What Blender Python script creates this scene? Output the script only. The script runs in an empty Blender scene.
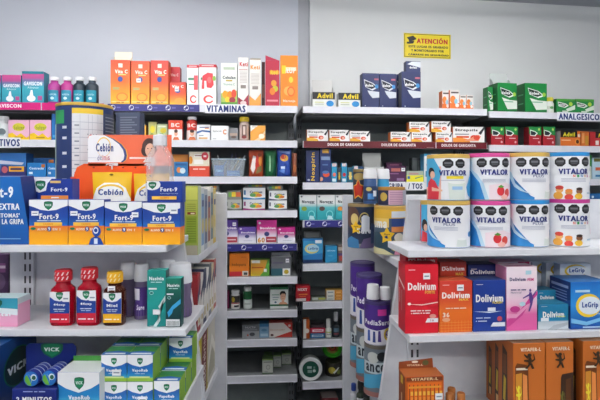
import bpy, bmesh, math, random
from mathutils import Vector, Matrix
random.seed(7)
SC = bpy.context.scene
COL = SC.collection
F, HZ, CZ = 480.0, 180.0, 1.5          # focal length in pixels, horizon row, eye height

# ---------------------------------------------------------------- materials
def lin(h):
    h = h.lstrip('#')
    if len(h) == 3: h = ''.join(c*2 for c in h)
    o = []
    for i in (0, 2, 4):
        c = int(h[i:i+2], 16)/255
        o.append(c/12.92 if c <= .04045 else ((c+.055)/1.055)**2.4)
    return (*o, 1)

_M = {}
def mat(c, rough=.42, metal=0.0, trans=0.0, alpha=1.0, ior=1.45):
    if not isinstance(c, str): return c
    k = (c, rough, metal, trans, alpha)
    if k in _M: return _M[k]
    m = bpy.data.materials.new('print_' + c.strip('#')); m.use_nodes = True
    b = m.node_tree.nodes['Principled BSDF']
    b.inputs['Base Color'].default_value = lin(c)
    b.inputs['Roughness'].default_value = rough
    b.inputs['Metallic'].default_value = metal
    b.inputs['Transmission Weight'].default_value = trans
    b.inputs['Alpha'].default_value = alpha
    b.inputs['IOR'].default_value = ior
    _M[k] = m
    return m

def grad(stops, rough=.4, axis=2):
    """printed colour ramp running up the pack; stops = [(pos, hex), ...]"""
    k = ('g', tuple(stops), axis, rough)
    if k in _M: return _M[k]
    m = bpy.data.materials.new('print_ramp'); m.use_nodes = True
    nt = m.node_tree; b = nt.nodes['Principled BSDF']
    tc = nt.nodes.new('ShaderNodeTexCoord'); sp = nt.nodes.new('ShaderNodeSeparateXYZ'); cr = nt.nodes.new('ShaderNodeValToRGB')
    nt.links.new(tc.outputs['Generated'], sp.inputs[0]); nt.links.new(sp.outputs[axis], cr.inputs[0]); nt.links.new(cr.outputs[0], b.inputs['Base Color'])
    e = cr.color_ramp.elements
    while len(e) > 1: e.remove(e[0])
    e[0].position = stops[0][0]; e[0].color = lin(stops[0][1])
    for p, c in stops[1:]:
        n = e.new(p); n.color = lin(c)
    b.inputs['Roughness'].default_value = rough
    _M[k] = m
    return m

def surf(name, c1, c2, scale=6, rough=.5, bump=.0, metal=0.0):
    """wall / steel / floor paint with a faint noise"""
    m = bpy.data.materials.new(name); m.use_nodes = True
    nt = m.node_tree; b = nt.nodes['Principled BSDF']
    tc = nt.nodes.new('ShaderNodeTexCoord'); no = nt.nodes.new('ShaderNodeTexNoise'); cr = nt.nodes.new('ShaderNodeValToRGB')
    no.inputs['Scale'].default_value = scale; no.inputs['Detail'].default_value = 6
    nt.links.new(tc.outputs['Object'], no.inputs['Vector']); nt.links.new(no.outputs['Fac'], cr.inputs[0]); nt.links.new(cr.outputs[0], b.inputs['Base Color'])
    cr.color_ramp.elements[0].position = .3; cr.color_ramp.elements[0].color = lin(c1)
    cr.color_ramp.elements[1].position = .7; cr.color_ramp.elements[1].color = lin(c2)
    b.inputs['Roughness'].default_value = rough; b.inputs['Metallic'].default_value = metal
    if bump:
        bp = nt.nodes.new('ShaderNodeBump'); bp.inputs['Strength'].default_value = bump
        nt.links.new(no.outputs['Fac'], bp.inputs['Height']); nt.links.new(bp.outputs[0], b.inputs['Normal'])
    return m

WHITE_STEEL = surf('white_steel', '#d9dbe0', '#e2e4e8', 30, .4)
RAIL = surf('shelf_rail_white', '#dcdde4', '#e4e5ec', 30, .38)
GREY_STEEL = surf('grey_steel', '#74787a', '#7e8284', 25, .5)
DARK_STEEL = surf('dark_steel', '#858f8d', '#8f9896', 20, .5)

# ---------------------------------------------------------------- mesh builder
class MB:
    def __init__(s): s.v = []; s.f = []; s.m = []; s.sm = []; s.mats = []
    def mi(s, m):
        m = mat(m)
        if m not in s.mats: s.mats.append(m)
        return s.mats.index(m)
    def add(s, vs, fs, m, smooth=False):
        o = len(s.v); i = s.mi(m)
        s.v += [tuple(p) for p in vs]
        for f in fs: s.f.append([o+k for k in f]); s.m.append(i); s.sm.append(smooth)
    def box(s, x0, x1, y0, y1, z0, z1, m, front=None, top=None, bev=.0):
        front = front or m; top = top or m
        if bev:
            bm = bmesh.new(); bmesh.ops.create_cube(bm, size=1)
            for v in bm.verts: v.co = Vector(((x0+x1)/2+v.co.x*(x1-x0), (y0+y1)/2+v.co.y*(y1-y0), (z0+z1)/2+v.co.z*(z1-z0)))
            bmesh.ops.bevel(bm, geom=bm.edges[:], offset=bev, segments=1, affect='EDGES')
            bm.normal_update(); bm.verts.index_update()
            vs = [v.co.copy() for v in bm.verts]
            g = {}
            for f in bm.faces:
                k = front if f.normal.y < -.6 else top if f.normal.z > .6 else m
                g.setdefault(id(k), (k, []))[1].append([v.index for v in f.verts])
            for k, fs in g.values(): s.add(vs, fs, k)
            bm.free(); return
        V = [(x0,y0,z0),(x1,y0,z0),(x1,y1,z0),(x0,y1,z0),(x0,y0,z1),(x1,y0,z1),(x1,y1,z1),(x0,y1,z1)]
        s.add(V, [(0,1,5,4)], front); s.add(V, [(4,5,6,7)], top)
        s.add(V, [(1,2,6,5),(2,3,7,6),(3,0,4,7),(3,2,1,0)], m)
    def prism(s, pts, y0, y1, m, front=None):
        """outline in x,z pushed from y0 to y1"""
        n = len(pts); a = sum(pts[i][0]*pts[(i+1)%n][1]-pts[(i+1)%n][0]*pts[i][1] for i in range(n))
        if a < 0: pts = pts[::-1]
        V = [(x, y0, z) for x, z in pts]+[(x, y1, z) for x, z in pts]
        s.add(V, [tuple(range(n))], front or m)
        s.add(V, [tuple(range(2*n-1, n-1, -1))]+[((i+1)%n, i, n+i, n+(i+1)%n) for i in range(n)], m)
    def lathe(s, prof, m, n=28, cx=0, cy=0, sharp=35):
        """prof: [(r,z[,mat])] bottom to top; material of a point colours the band above it"""
        cur = m
        prev = None
        for i in range(len(prof)-1):
            a, b = prof[i], prof[i+1]
            if len(a) > 2: cur = a[2]
            d = Vector((b[0]-a[0], b[1]-a[1]))
            ra, rb = max(a[0], 1e-5), max(b[0], 1e-5)
            V = []
            for r, z in ((ra, a[1]), (rb, b[1])):
                for k in range(n):
                    t = 2*math.pi*k/n; V.append((cx+r*math.sin(t), cy-r*math.cos(t), z))
            s.add(V, [(k, (k+1)%n, n+(k+1)%n, n+k) for k in range(n)], cur, abs(d.y) > 1e-6 or True)
    def tube(s, pts, r, m, n=8):
        pts = [Vector(p) for p in pts]; rings = []
        for i, p in enumerate(pts):
            d = (pts[min(i+1, len(pts)-1)]-pts[max(i-1, 0)]).normalized()
            up = Vector((0, 0, 1)) if abs(d.z) < .9 else Vector((0, 1, 0))
            a = d.cross(up).normalized(); b = a.cross(d)
            rings.append([p+(a*math.cos(2*math.pi*k/n)+b*math.sin(2*math.pi*k/n))*r for k in range(n)])
        V = [q for R in rings for q in R]; fs = []
        for i in range(len(rings)-1):
            for k in range(n): fs.append((i*n+k, i*n+(k+1)%n, (i+1)*n+(k+1)%n, (i+1)*n+k))
        fs.append(tuple(range(n-1, -1, -1))); fs.append(tuple((len(rings)-1)*n+k for k in range(n)))
        s.add(V, fs, m, True)
    def build(s, name, parent=None, loc=(0, 0, 0), rz=0.0, weld=True):
        me = bpy.data.meshes.new(name); me.from_pydata(s.v, [], s.f)
        for m in s.mats: me.materials.append(m)
        me.polygons.foreach_set('material_index', s.m); me.polygons.foreach_set('use_smooth', s.sm)
        if weld and any(s.sm):
            bm = bmesh.new(); bm.from_mesh(me); bmesh.ops.remove_doubles(bm, verts=bm.verts, dist=1e-6)
            for e in bm.edges:
                if len(e.link_faces) == 2 and e.calc_face_angle(0) > math.radians(38): e.smooth = False
            bm.to_mesh(me); bm.free()
        me.update()
        o = bpy.data.objects.new(name, me); COL.objects.link(o)
        o.location = loc; o.rotation_euler = (0, 0, rz)
        if parent: o.parent = parent
        return o

# ---------------------------------------------------------------- printed artwork
_T = {}
def glyphs(sx, bold):
    k = (sx, bold)
    if k in _T: return _T[k]
    cu = bpy.data.curves.new('txt', 'FONT'); cu.body = sx; cu.resolution_u = 2; cu.space_character = 1.2 if bold else 1.04; cu.offset = .022 if bold else 0.0; cu.fill_mode = 'FRONT'
    ob = bpy.data.objects.new('txt', cu); COL.objects.link(ob)
    dg = bpy.context.evaluated_depsgraph_get(); me = bpy.data.meshes.new_from_object(ob.evaluated_get(dg))
    V = [(v.co.x, v.co.y) for v in me.vertices]; P = [tuple(p.vertices) for p in me.polygons]
    bpy.data.objects.remove(ob); bpy.data.curves.remove(cu); bpy.data.meshes.remove(me)
    if V:
        a = min(v[0] for v in V); b = max(v[0] for v in V); c = min(v[1] for v in V); d = max(v[1] for v in V)
        V = [((x-a)/(b-a+1e-9)-.5, (y-c)/(d-c+1e-9)-.5) for x, y in V]
    _T[k] = (V, P)
    return _T[k]

def ngon(cx, cy, rx, ry, n, ph=0): return [(cx+rx*math.cos(2*math.pi*i/n+ph), cy+ry*math.sin(2*math.pi*i/n+ph)) for i in range(n)]
def star(cx, cy, rx, ry, n=5, inn=.55): return [(cx+(rx if i%2 == 0 else rx*inn)*math.sin(math.pi*i/n), cy+(ry if i%2 == 0 else ry*inn)*math.cos(math.pi*i/n)) for i in range(2*n)]

# lines of print too small to read in the photo: kept as rows of word-length dashes
SMALL = {'Paracetamol + Fenilefrina', 'KA', 'KID', 'flor', 'ELECTROLITO', 'Citronela', 'CURCUMA', 'pastillas para la garganta', 'unguento topico', 'analgesico', 'efervescente', 'SABOR CEREZA', '120 ml', '0.05% solucion', '100 mg', 'Alivio rapido', 'y efectivo', 'EXTRA FUERTE', 'M', 'VITAMINA', 'CALCIO', 'dia', 'mkLab', 'Buscapina', 'Redoxon', '20', 'ROS', '1990', '9900', 'jarabe expectorante', 'jarabe con miel', 'ADULTOS', 'NATURAL', 'Alivio de dolores intensos', 'Alivio para la cabeza', 'y malestar de la gripe', 'Alivio del dolor', 'ALIVIO EN SOLO', 'VITAFER'}
def shapes(prims):
    """-> list of (verts2d in 0..1, faces, colour)"""
    out = []
    for p in prims:
        t = p[0]
        if t == 'r': out.append(([(p[1], p[2]), (p[3], p[2]), (p[3], p[4]), (p[1], p[4])], [(0, 1, 2, 3)], p[5]))
        elif t == 'p': out.append((list(p[1]), [tuple(range(len(p[1])))], p[2]))
        elif t == 'e': v = ngon(p[1], p[2], p[3], p[4], 20); out.append((v, [tuple(range(20))], p[5]))
        elif t == 'o': v = ngon(p[1], p[2], p[3], p[4], 8, math.pi/8); out.append((v, [tuple(range(8))], p[5]))
        elif t == 's': v = star(p[1], p[2], p[3], p[4]); out.append((v, [tuple(range(len(v)))], p[5]))
        elif t in 'tT' and p[1] in SMALL:
            ws = p[1].split(); n = sum(map(len, ws))+len(ws)-1; k = 0
            for wd in ws:
                a, b = k/n-.5, (k+len(wd))/n-.5; k += len(wd)+1
                if len(p) > 7: out.append(([(p[2]-p[4]*.3, p[3]+a*p[5]), (p[2]+p[4]*.3, p[3]+a*p[5]), (p[2]+p[4]*.3, p[3]+b*p[5]), (p[2]-p[4]*.3, p[3]+b*p[5])], [(0, 1, 2, 3)], p[6]))
                else: out.append(([(p[2]+a*p[4], p[3]-p[5]*.3), (p[2]+b*p[4], p[3]-p[5]*.3), (p[2]+b*p[4], p[3]+p[5]*.3), (p[2]+a*p[4], p[3]+p[5]*.3)], [(0, 1, 2, 3)], p[6]))
        elif t in 'tT':
            V, P = glyphs(p[1], t == 'T')
            rot = p[7] if len(p) > 7 else 0
            if rot: out.append(([(p[2]-y*p[4]*rot, p[3]+x*p[5]*rot) for x, y in V], P, p[6]))   # reads upward; w and h are then across and along
            else:
                dx = .055*p[4]/max(3, len(p[1])) if t == 'T' else 0
                for s_ in ((-dx, dx) if dx else (0,)): out.append(([(p[2]+x*(p[4]-2*dx)+s_, p[3]+y*p[5]) for x, y in V], P, p[6]))
        elif t == 'c': pass
    return out

def ccw(vs, f):
    a = sum(vs[f[i]][0]*vs[f[(i+1)%len(f)]][1]-vs[f[(i+1)%len(f)]][0]*vs[f[i]][1] for i in range(len(f)))
    return tuple(f) if a > 0 else tuple(f[::-1])

def art(mb, prims, w, h, x0=None, z0=0.0, warp=None, cutx=(), cutz=(), eps=.00022, base=.00025):
    """lay prims on a face w x h; warp(x, z, off) bends it onto a curved front"""
    if x0 is None: x0 = -w/2
    if warp is None: warp = lambda x, z, off: (x, -off, z)
    SH = shapes(prims); eps = min(eps, .0024/max(1, len(SH)))
    for i, (V, P, c) in enumerate(SH):
        off = base+eps*i
        V = [(min(max(x, 0), 1), min(max(y, 0), 1)) for x, y in V]
        if cutx or cutz:
            bm = bmesh.new(); bv = [bm.verts.new((x0+x*w, 0, z0+y*h)) for x, y in V]
            for f in P:
                try: bm.faces.new([bv[k] for k in ccw(V, f)])
                except ValueError: pass
            bmesh.ops.triangulate(bm, faces=[f for f in bm.faces if len(f.verts) > 4])
            for X in cutx: bmesh.ops.bisect_plane(bm, geom=bm.verts[:]+bm.edges[:]+bm.faces[:], plane_co=(X, 0, 0), plane_no=(1, 0, 0))
            for Zc in cutz: bmesh.ops.bisect_plane(bm, geom=bm.verts[:]+bm.edges[:]+bm.faces[:], plane_co=(0, 0, Zc), plane_no=(0, 0, 1))
            bm.verts.index_update()
            vs = [warp(v.co.x, v.co.z, off) for v in bm.verts]; fs = [[v.index for v in f.verts] for f in bm.faces]
            bm.free(); mb.add(vs, fs, c, True)
        else:
            mb.add([warp(x0+x*w, z0+y*h, off) for x, y in V], [ccw(V, f) for f in P], c)

def art_cyl(mb, prims, R, z0, h, span=math.pi, cx=0, cy=0, eps=.00022, base=.0003, rfun=None):
    w = R*span; n = 26
    rf = rfun or (lambda z: R)
    warp = lambda x, z, off: (cx+(rf(z)+off)*math.sin(x/R), cy-(rf(z)+off)*math.cos(x/R), z)
    art(mb, prims, w, h, z0=z0, warp=warp, cutx=[-w/2+w*i/n for i in range(1, n)], eps=eps, base=base,
        cutz=[] if rfun is None else [z0+h*i/8 for i in range(1, 8)])

# ---------------------------------------------------------------- frames: planes of the furniture
class Fr:
    def __init__(s, Y0, deg): s.Y0 = Y0; s.a = math.radians(deg); s.c = math.cos(s.a); s.s = math.sin(s.a)
    def t(s, px, d): return (d+s.Y0*s.c)/(s.c-(px-300)/F*s.s)
    def u(s, px, d):
        t = s.t(px, d); x = (px-300)/F*t
        return x*s.c+(t-s.Y0)*s.s
    def z(s, px, py, d): return CZ+(HZ-py)/F*s.t(px, d)
    def w(s, u, d, z): return (u*s.c-d*s.s, s.Y0+u*s.s+d*s.c, z)
def bay(px, deg):
    f = Fr(1, deg); T = BW.t(px, 0); f.Y0 = T*(f.c-(px-300)/F*f.s)/f.c
    return f
BW = Fr(2.5, 8)
B0, B1, B2, B3 = bay(50, 5), bay(210, 4), bay(395, 6), bay(560, 9)
B, L, R = BW, Fr(1.15, 0), Fr(1.10, 5)

# ---------------------------------------------------------------- tagging
def tag(o, label, cat, group=None, kind=None):
    if label: o['label'] = label
    if cat: o['category'] = cat
    if group: o['group'] = group
    if kind: o['kind'] = kind
    return o
def empty(name, loc, rz=0.0):
    o = bpy.data.objects.new(name, None); COL.objects.link(o); o.location = loc; o.rotation_euler = (0, 0, rz); o.empty_display_size = .02
    return o
def structure(o): o['kind'] = 'structure'; return o

# ---------------------------------------------------------------- cartons
def design(front, side, top, *prims): return (front, side, top, list(prims))
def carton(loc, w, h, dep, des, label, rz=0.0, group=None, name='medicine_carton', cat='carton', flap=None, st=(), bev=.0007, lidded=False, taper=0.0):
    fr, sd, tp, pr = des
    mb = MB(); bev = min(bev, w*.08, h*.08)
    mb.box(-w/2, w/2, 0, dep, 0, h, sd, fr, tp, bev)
    bands = [p for p in pr if p[0] == 'w']; side = [p[1] for p in pr if p[0] == 'L']; topa = [p[1] for p in pr if p[0] == 'U']
    pr = [p for p in pr if p[0] not in 'wLU']
    for i, (_, y0, y1, c) in enumerate(bands):
        e = .0003+.0002*i; a, b = y0*h, y1*h
        mb.add([(-w/2, -e, a), (w/2, -e, a), (w/2, -e, b), (-w/2, -e, b)], [(0, 1, 2, 3)], c)
        mb.add([(w/2+e, 0, a), (w/2+e, dep, a), (w/2+e, dep, b), (w/2+e, 0, b)], [(0, 1, 2, 3)], c)
        mb.add([(-w/2-e, dep, a), (-w/2-e, 0, a), (-w/2-e, 0, b), (-w/2-e, dep, b)], [(0, 1, 2, 3)], c)
    art(mb, pr, w, h, base=.0003+.0002*len(bands))
    if side:   # both flanks
        art(mb, side, dep, h, x0=0, warp=lambda x, z, off: (w/2+off, x, z), base=.0003+.0002*len(bands))
        art(mb, side, dep, h, x0=0, warp=lambda x, z, off: (-w/2-off, dep-x, z), base=.0003+.0002*len(bands))
    if topa: art(mb, topa, w, dep, z0=0, warp=lambda x, z, off: (x, z, h+off))
    o = mb.build(name, None, loc, rz)
    tag(o, label, cat, group)
    if flap:
        fh, c = flap[0], flap[1]; tilt = flap[2] if len(flap) > 2 else .12
        f = MB(); f.box(-w*.47, w*.47, dep*.93, dep*.93+.0012, h-.002, h+fh, c, bev=0)
        f.add([(-w*.47, dep*.93, h), (-w*.47, dep*.5, h+.002), (-w*.47, dep*.75, h+fh*.45), (-w*.47, dep*.93, h+fh*.5)], [(0, 1, 2, 3), (3, 2, 1, 0)], c)
        f.add([(w*.47, dep*.93, h), (w*.47, dep*.5, h+.002), (w*.47, dep*.75, h+fh*.45), (w*.47, dep*.93, h+fh*.5)], [(0, 1, 2, 3), (3, 2, 1, 0)], c)
        f.build('lid_flap', o)
    for (sx, sy, sw, sh) in st:
        m2 = MB(); e = .0034
        m2.box((sx-.5)*w-sw/2, (sx-.5)*w+sw/2, -e-.0003, -e+.0006, sy*h-sh/2, sy*h+sh/2, '#f4f6f8')
        art(m2, [('T', '1990', .5, .5, .7, .36, '#8f96a6')], sw, sh, x0=(sx-.5)*w-sw/2, z0=sy*h-sh/2, warp=lambda x, z, off: (x, -e-.0003-off, z))
        m2.build('price_sticker', o)
    return o

def C(fr, d, x0, x1, yt, zb, des, label, dep=.07, rz=0.0, ztop=None, **k):
    u0, u1 = fr.u(x0, d), fr.u(x1, d); xc = (x0+x1)/2
    h = (min(fr.z(xc, yt, d), ztop) if ztop else fr.z(xc, yt, d))-zb
    return carton(fr.w((u0+u1)/2, d, zb), max(u1-u0-.0008, .004), h, dep, des, label, fr.a+rz, **k)

# ---------------------------------------------------------------- round packs
def can(loc, r, h, base, rim, prims, label, name='milk_can', cat='can', group=None, rz=0.0, lid=None, tags=(), span=math.pi):
    root = empty(name, loc, rz); tag(root, label, cat, group)
    m = MB(); b = .006
    m.lathe([(0, 0, '#b9bcc0'), (r*.97, 0), (r, .002, base), (r, h-.010)], base, 36)
    art_cyl(m, prims, r, .003, h-.013, span); m.build('body', root)
    m = MB(); rm = mat(rim, .28, .0) if isinstance(rim, str) else rim
    m.lathe([(r*.98, h-.0105), (r*1.012, h-.009), (r*1.012, h-.001), (r*.99, h), (r*.95, h), (r*.94, h-.002), (0, h-.002)], lid or rm, 36)
    m.build('lid', root)
    for (fx, fz, sz, col, txt) in tags:
        q = MB(); st_ = star(0, 0, sz, sz*1.15)
        V = []
        n = len(st_)
        for off in (.001, .0022):
            for x, z in st_: V.append(((r+off)*math.sin(fx*r/r+x/r), -(r+off)*math.cos(fx+x/r), fz*h+z))
        q.add(V, [tuple(range(n, 2*n))], col)
        q.add(V, [((i+1)%n, i, n+i, n+(i+1)%n) for i in range(n)], col)
        w = sz*1.1
        art(q, [('T', txt[0], .5, .7, .7, .16, '#6b1a12'), ('T', txt[1], .5, .4, .16, .3, '#1a2a5c')], w, w, z0=fz*h-w/2,
            warp=lambda x, z, off: ((r+.0024+off)*math.sin(fx+x/r), -(r+.0024+off)*math.cos(fx+x/r), z))
        q.build('promo_tag', root)
    return root

def bottle(loc, r, h, body, cap, label, prims=None, lz=(.1, .6), capr=.6, caph=.2, neck=.08, name='syrup_bottle', cat='bottle', group=None, lab='#f2f3f5', square=False, rz=0.0, n=28, stick=(), lspan=2.4, capmat=None, fluid=None):
    """body, cap, wrapped label; square=True gives a flat sided flask"""
    root = empty(name, loc, rz); tag(root, label, cat, group)
    ch = h*caph; bh = h-ch; nh = h*neck; cr = r*capr
    sh = bh-nh
    prof = [(0, 0), (r*.93, 0), (r, r*.1), (r, sh-r*.55), (r*.93, sh-r*.32), (cr*.95, sh), (cr*.9, bh), (0, bh)]
    m = MB(); m.lathe(prof, body, n)
    ex = (1, 1)
    if square:
        def sq(v):
            x, y, z = v; rr = math.hypot(x, y)
            if rr < 1e-6 or z > sh: return v
            t = math.atan2(y, x); p = 4.5
            k = (abs(math.cos(t))**p+abs(math.sin(t))**p)**(-1/p)
            f = min(1, max(0, (sh-z)/(r*.6))); k = 1+(k-1)*f
            return (x*k*(1-.08*f), y*k*(1-.35*f), z)
        m.v = [sq(v) for v in m.v]
    bo = m.build('body', root)
    m = MB(); m.lathe([(cr*.97, bh-.001), (cr*1.08, bh), (cr*1.08, h-.002), (cr*.98, h), (0, h)], cap, n)
    if cr > .006:
        for k in range(20):
            t = 2*math.pi*k/20; x, y = cr*1.08*math.sin(t), -cr*1.08*math.cos(t)
            m.tube([(x, y, bh+.002), (x, y, h-.004)], cr*.055, cap, 5)
    m.build('cap', root)
    if prims is not None:
        m = MB(); z0, z1 = lz[0]*h, lz[1]*h
        if square:
            w = r*1.62; yy = -r*.65*.985
            m.box(-w/2, w/2, yy-.0006, yy+.0004, z0, z1, lab)
            art(m, prims, w, z1-z0, z0=z0, warp=lambda x, z, off: (x, yy-.0006-off, z))
        else:
            w = r*lspan
            art_cyl(m, [('r', 0, 0, 1, 1, lab)]+prims, r, z0, z1-z0, lspan)
        m.build('label', root)
    for (sx, sz, sw, sh2) in stick:
        m = MB(); yy = -r*.70 if square else -r-.002
        m.box(sx*r-sw/2, sx*r+sw/2, yy-.0008, yy, sz*h-sh2/2, sz*h+sh2/2, '#f6f7f9')
        art(m, [('T', '9900', .5, .5, .7, .36, '#8f96a6')], sw, sh2, x0=sx*r-sw/2, z0=sz*h-sh2/2, warp=lambda x, z, off: (x, yy-.0008-off, z))
        m.build('price_sticker', root)
    return root

def pouch(loc, w, h, dep, base, prims, label, rz=0.0, name='pouch', cat='pouch', group=None, crimp=.06, nx=10, nz=14, wr=.0):
    """sealed foil bag: fat below, flat at the top seal"""
    rnd = random.Random(label)
    ph = rnd.random()*6
    def th(x, z):
        a = max(0, 1-(2*x/w)**2)**.6; q = z/h
        e = 0 if q > 1-crimp else min(1, (1-crimp-q)*2.2)**.7*min(1, .35+q*6)
        return dep/2*a*e+.0008+wr*dep*.5*a*e*(math.sin(38*x/w*1.3+5*q+ph)*.3+math.sin(17*q+7*x/w+ph)*.4)
    def ed(x, z): return x*(1-.05*math.sin(math.pi*min(1, z/h)))
    m = MB(); V = []; fs = []
    for sgn in (-1, 1):
        for j in range(nz+1):
            for i in range(nx+1):
                x = -w/2+w*i/nx; z = h*j/nz; V.append((ed(x, z), dep/2+sgn*th(x, z), z))
    k = (nx+1)*(nz+1)
    for j in range(nz):
        for i in range(nx):
            a = j*(nx+1)+i; fs.append((a, a+1, a+nx+2, a+nx+1)); fs.append((k+a+1, k+a, k+a+nx+1, k+a+nx+2))
    for j in range(nz):
        a = j*(nx+1); b = a+nx; fs.append((k+a, a, a+nx+1, k+a+nx+1)); fs.append((b, k+b, k+b+nx+1, b+nx+1))
    for i in range(nx):
        fs.append((i+1, i, k+i, k+i+1)); a = nz*(nx+1)+i; fs.append((a, a+1, k+a+1, k+a))
    m.add(V, fs, base, True)
    art(m, prims, w, h, warp=lambda x, z, off: (ed(x, z), dep/2-th(x, z)-off*2.5, z), cutx=[-w/2+w*i/nx for i in range(1, nx)], cutz=[h*j/nz for j in range(1, nz)], base=.0005)
    o = m.build(name, None, loc, rz, weld=True); tag(o, label, cat, group)
    return o
# ================================================================ the room
WALLM = surf('wall_paint_blue_grey', '#cdd2dc', '#d2d7e0', 3, .75, .02)
BOARDM = surf('wall_board_white', '#dee1e1', '#e2e5e5', 3, .6, .01)
CEILM = surf('ceiling_paint', '#b6b9c0', '#bcbfc6', 4, .8)
FLOORM = surf('floor_tile', '#6c6a66', '#767470', 9, .35)
def quad(name, pts, m, kind='structure'):
    mb = MB(); mb.add(pts, [tuple(range(len(pts)))], m); o = mb.build(name); o['kind'] = kind; return o
CEIL = B.z(450, 0, .45)
def bx(fr, u0, u1, d0, d1, z0, z1, m, name, parent=None, **k):
    mb = MB(); mb.box(u0, u1, d0, d1, z0, z1, m, **k); return mb.build(name, parent, (0, fr.Y0, 0) if not parent else (0, 0, 0), fr.a if not parent else 0)
uj = B.u(310, .43)
structure(bx(B, -3.2, uj-.07, .45, .55, 0, CEIL, WALLM, 'wall_back'))
structure(bx(B, uj, 3.6, .43, .55, 0, CEIL, BOARDM, 'wall_back_board'))
structure(bx(B, uj-.07, uj, .456, .55, 0, CEIL, surf('joint_strip', '#aeb1b7', '#b6b9bf', 8, .6), 'trim_1'))
structure(bx(B, -3.2, 3.6, -5.2, .55, -.05, 0, FLOORM, 'floor'))
structure(bx(B, -3.2, 3.6, -5.2, .55, CEIL, CEIL+.05, CEILM, 'ceiling'))
structure(bx(B, -3.3, -3.2, -5.2, .55, 0, CEIL, WALLM, 'wall_left'))
structure(bx(B, 3.6, 3.7, -5.2, .55, 0, CEIL, WALLM, 'wall_right'))

# ================================================================ wall shelving along the back wall
def wall_unit(B, px0, px1, pxm, ys, label, z_extra=(), deckm=GREY_STEEL):
    u0, u1 = B.u(px0, 0), B.u(px1, 0); um = (u0+u1)/2
    root = empty('shelving_unit', B.w(um, 0, 0), B.a); tag(root, label, 'shelving', 'dark steel shelving bays along the back wall')
    hw = (u1-u0)/2
    zs = [B.z(pxm, y, 0) for y in ys]+list(z_extra)
    for i, z in enumerate(zs):
        m = MB(); m.box(-hw, hw, .012, .365, z-.018, z, deckm)
        if i == 0: m.box(-hw+.02, hw-.02, .05, .35, z-.045, z-.018, deckm)
        s = m.build('shelf', root)
        m = MB(); m.box(-hw, hw, 0, .012, z-.036, z, RAIL, bev=.0015); m.box(-hw, hw, -.003, 0, z-.036, z-.033, RAIL); m.build('price_rail', s)
    ztop = zs[0]
    m = MB(); m.box(-hw+.005, hw-.005, .37, .385, .02, ztop-.03, DARK_STEEL); m.build('back_panel', root)
    for sx in (-1, 1):
        m = MB(); a, b = sorted((sx*hw, sx*(hw-.032))); m.box(a, b, .335, .368, 0, ztop-.01, GREY_STEEL)
        z = .1
        while z < ztop-.06:
            for q in (.25, .68):
                m.add([(a+.032*q, .3345, z), (a+.032*q+.005, .3345, z), (a+.032*q+.005, .3345, z+.022), (a+.032*q, .3345, z+.022)], [(0, 1, 2, 3)], '#1e2020')
            z += .05
        m.build('upright', root)
    m = MB(); m.box(-hw, hw, .02, .36, 0, .09, GREY_STEEL); m.build('plinth', root)
    return zs
ZA = wall_unit(B0, -190, 102, 20, [102.5, 139.5, 177, 213, 248, 283, 318], 'dark steel wall shelving bay at far left, mostly hidden behind the blue cold remedy boxes')
ZB = wall_unit(B1, 107.6, 297.3, 240, [105.3, 140.3, 176.6, 210.6, 244, 277.4, 311, 340.2, 376.5], 'dark steel wall shelving bay under the VITAMINAS sign with white shelf edges')
ZC = wall_unit(B2, 302.8, 487.2, 340, [106.6, 141.2, 182.6, 220.2, 263.6, 301.4, 339.4, 381], 'dark steel wall shelving bay below the yellow warning sign', (.24,))
ZD = wall_unit(B3, 489.5, 690, 545, [112.4, 145.5, 179, 216, 252, 288, 326], 'dark steel wall shelving bay under the ANALGESICOS sign at far right')

# ================================================================ end gondolas in the foreground
def slotted(mb, x0, x1, y, z0, z1, m):
    mb.box(x0, x1, y, y+.012, z0, z1, m)
    z = z0+.02; w = x1-x0
    while z < z1-.04:
        for q in (.22, .64):
            mb.add([(x0+w*q, y-.0006, z), (x0+w*(q+.16), y-.0006, z), (x0+w*(q+.16), y-.0006, z+.021), (x0+w*q, y-.0006, z+.021)], [(0, 1, 2, 3)], '#3b3d42')
        z += .034
def shelf_part(root, u0, u1, d0, d1, z, th=.017, lip=.0, m=WHITE_STEEL, pts=None):
    mb = MB(); mb.box(u0, u1, d0, d1, z-th, z, m, bev=.0015)
    if lip: mb.box(u0, u0+.0015, d0, d1, z-lip, z, m)
    return mb.build('shelf', root)

Z1, Z2, Z3 = L.z(100, 245.5, 0), L.z(100, 329.5, 0), .966
DP = .24
gl = empty('gondola_shelving', (0, L.Y0, 0), L.a)
tag(gl, 'white steel gondola end at left carrying cold remedies on three shelves', 'shelving', 'white gondola ends in the foreground')
p = lambda px, py: (L.u(px, DP), L.z(px, py, DP))
b0 = p(212, 470)
mb = MB(); mb.prism([p(10, 196), p(177, 196), p(184, 246), p(205, 400), (b0[0]+.05, 0), (p(10, 300)[0], 0)], DP, DP+.018, WHITE_STEEL); mb.build('end_panel', gl)
mb = MB(); slotted(mb, L.u(22, DP-.012), L.u(33.5, DP-.012), DP-.013, .98, 1.32, WHITE_STEEL); mb.build('upright', gl)
shelf_part(gl, L.u(-60, 0), L.u(166.5, 0), 0, DP-.014, Z1)
shelf_part(gl, L.u(-60, 0), L.u(185.8, 0), 0, DP-.014, Z2)
mb = MB(); mb.box(L.u(-80, 0), -.278, -.10, DP-.001, Z3-.03, Z3, WHITE_STEEL, bev=.002); mb.box(L.u(-80, 0), -.285, -.08, DP-.001, 0, Z3-.03, WHITE_STEEL); mb.build('base_deck', gl)
mb = MB(); mb.box(-.66, -.266, .588, .606, 0, 1.453, WHITE_STEEL, bev=.002); mb.build('far_panel', gl)
mb = MB(); mb.box(p(10, 300)[0], -.37, DP+.019, .587, 1.435, 1.453, WHITE_STEEL); mb.build('top_deck', gl)
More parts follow.
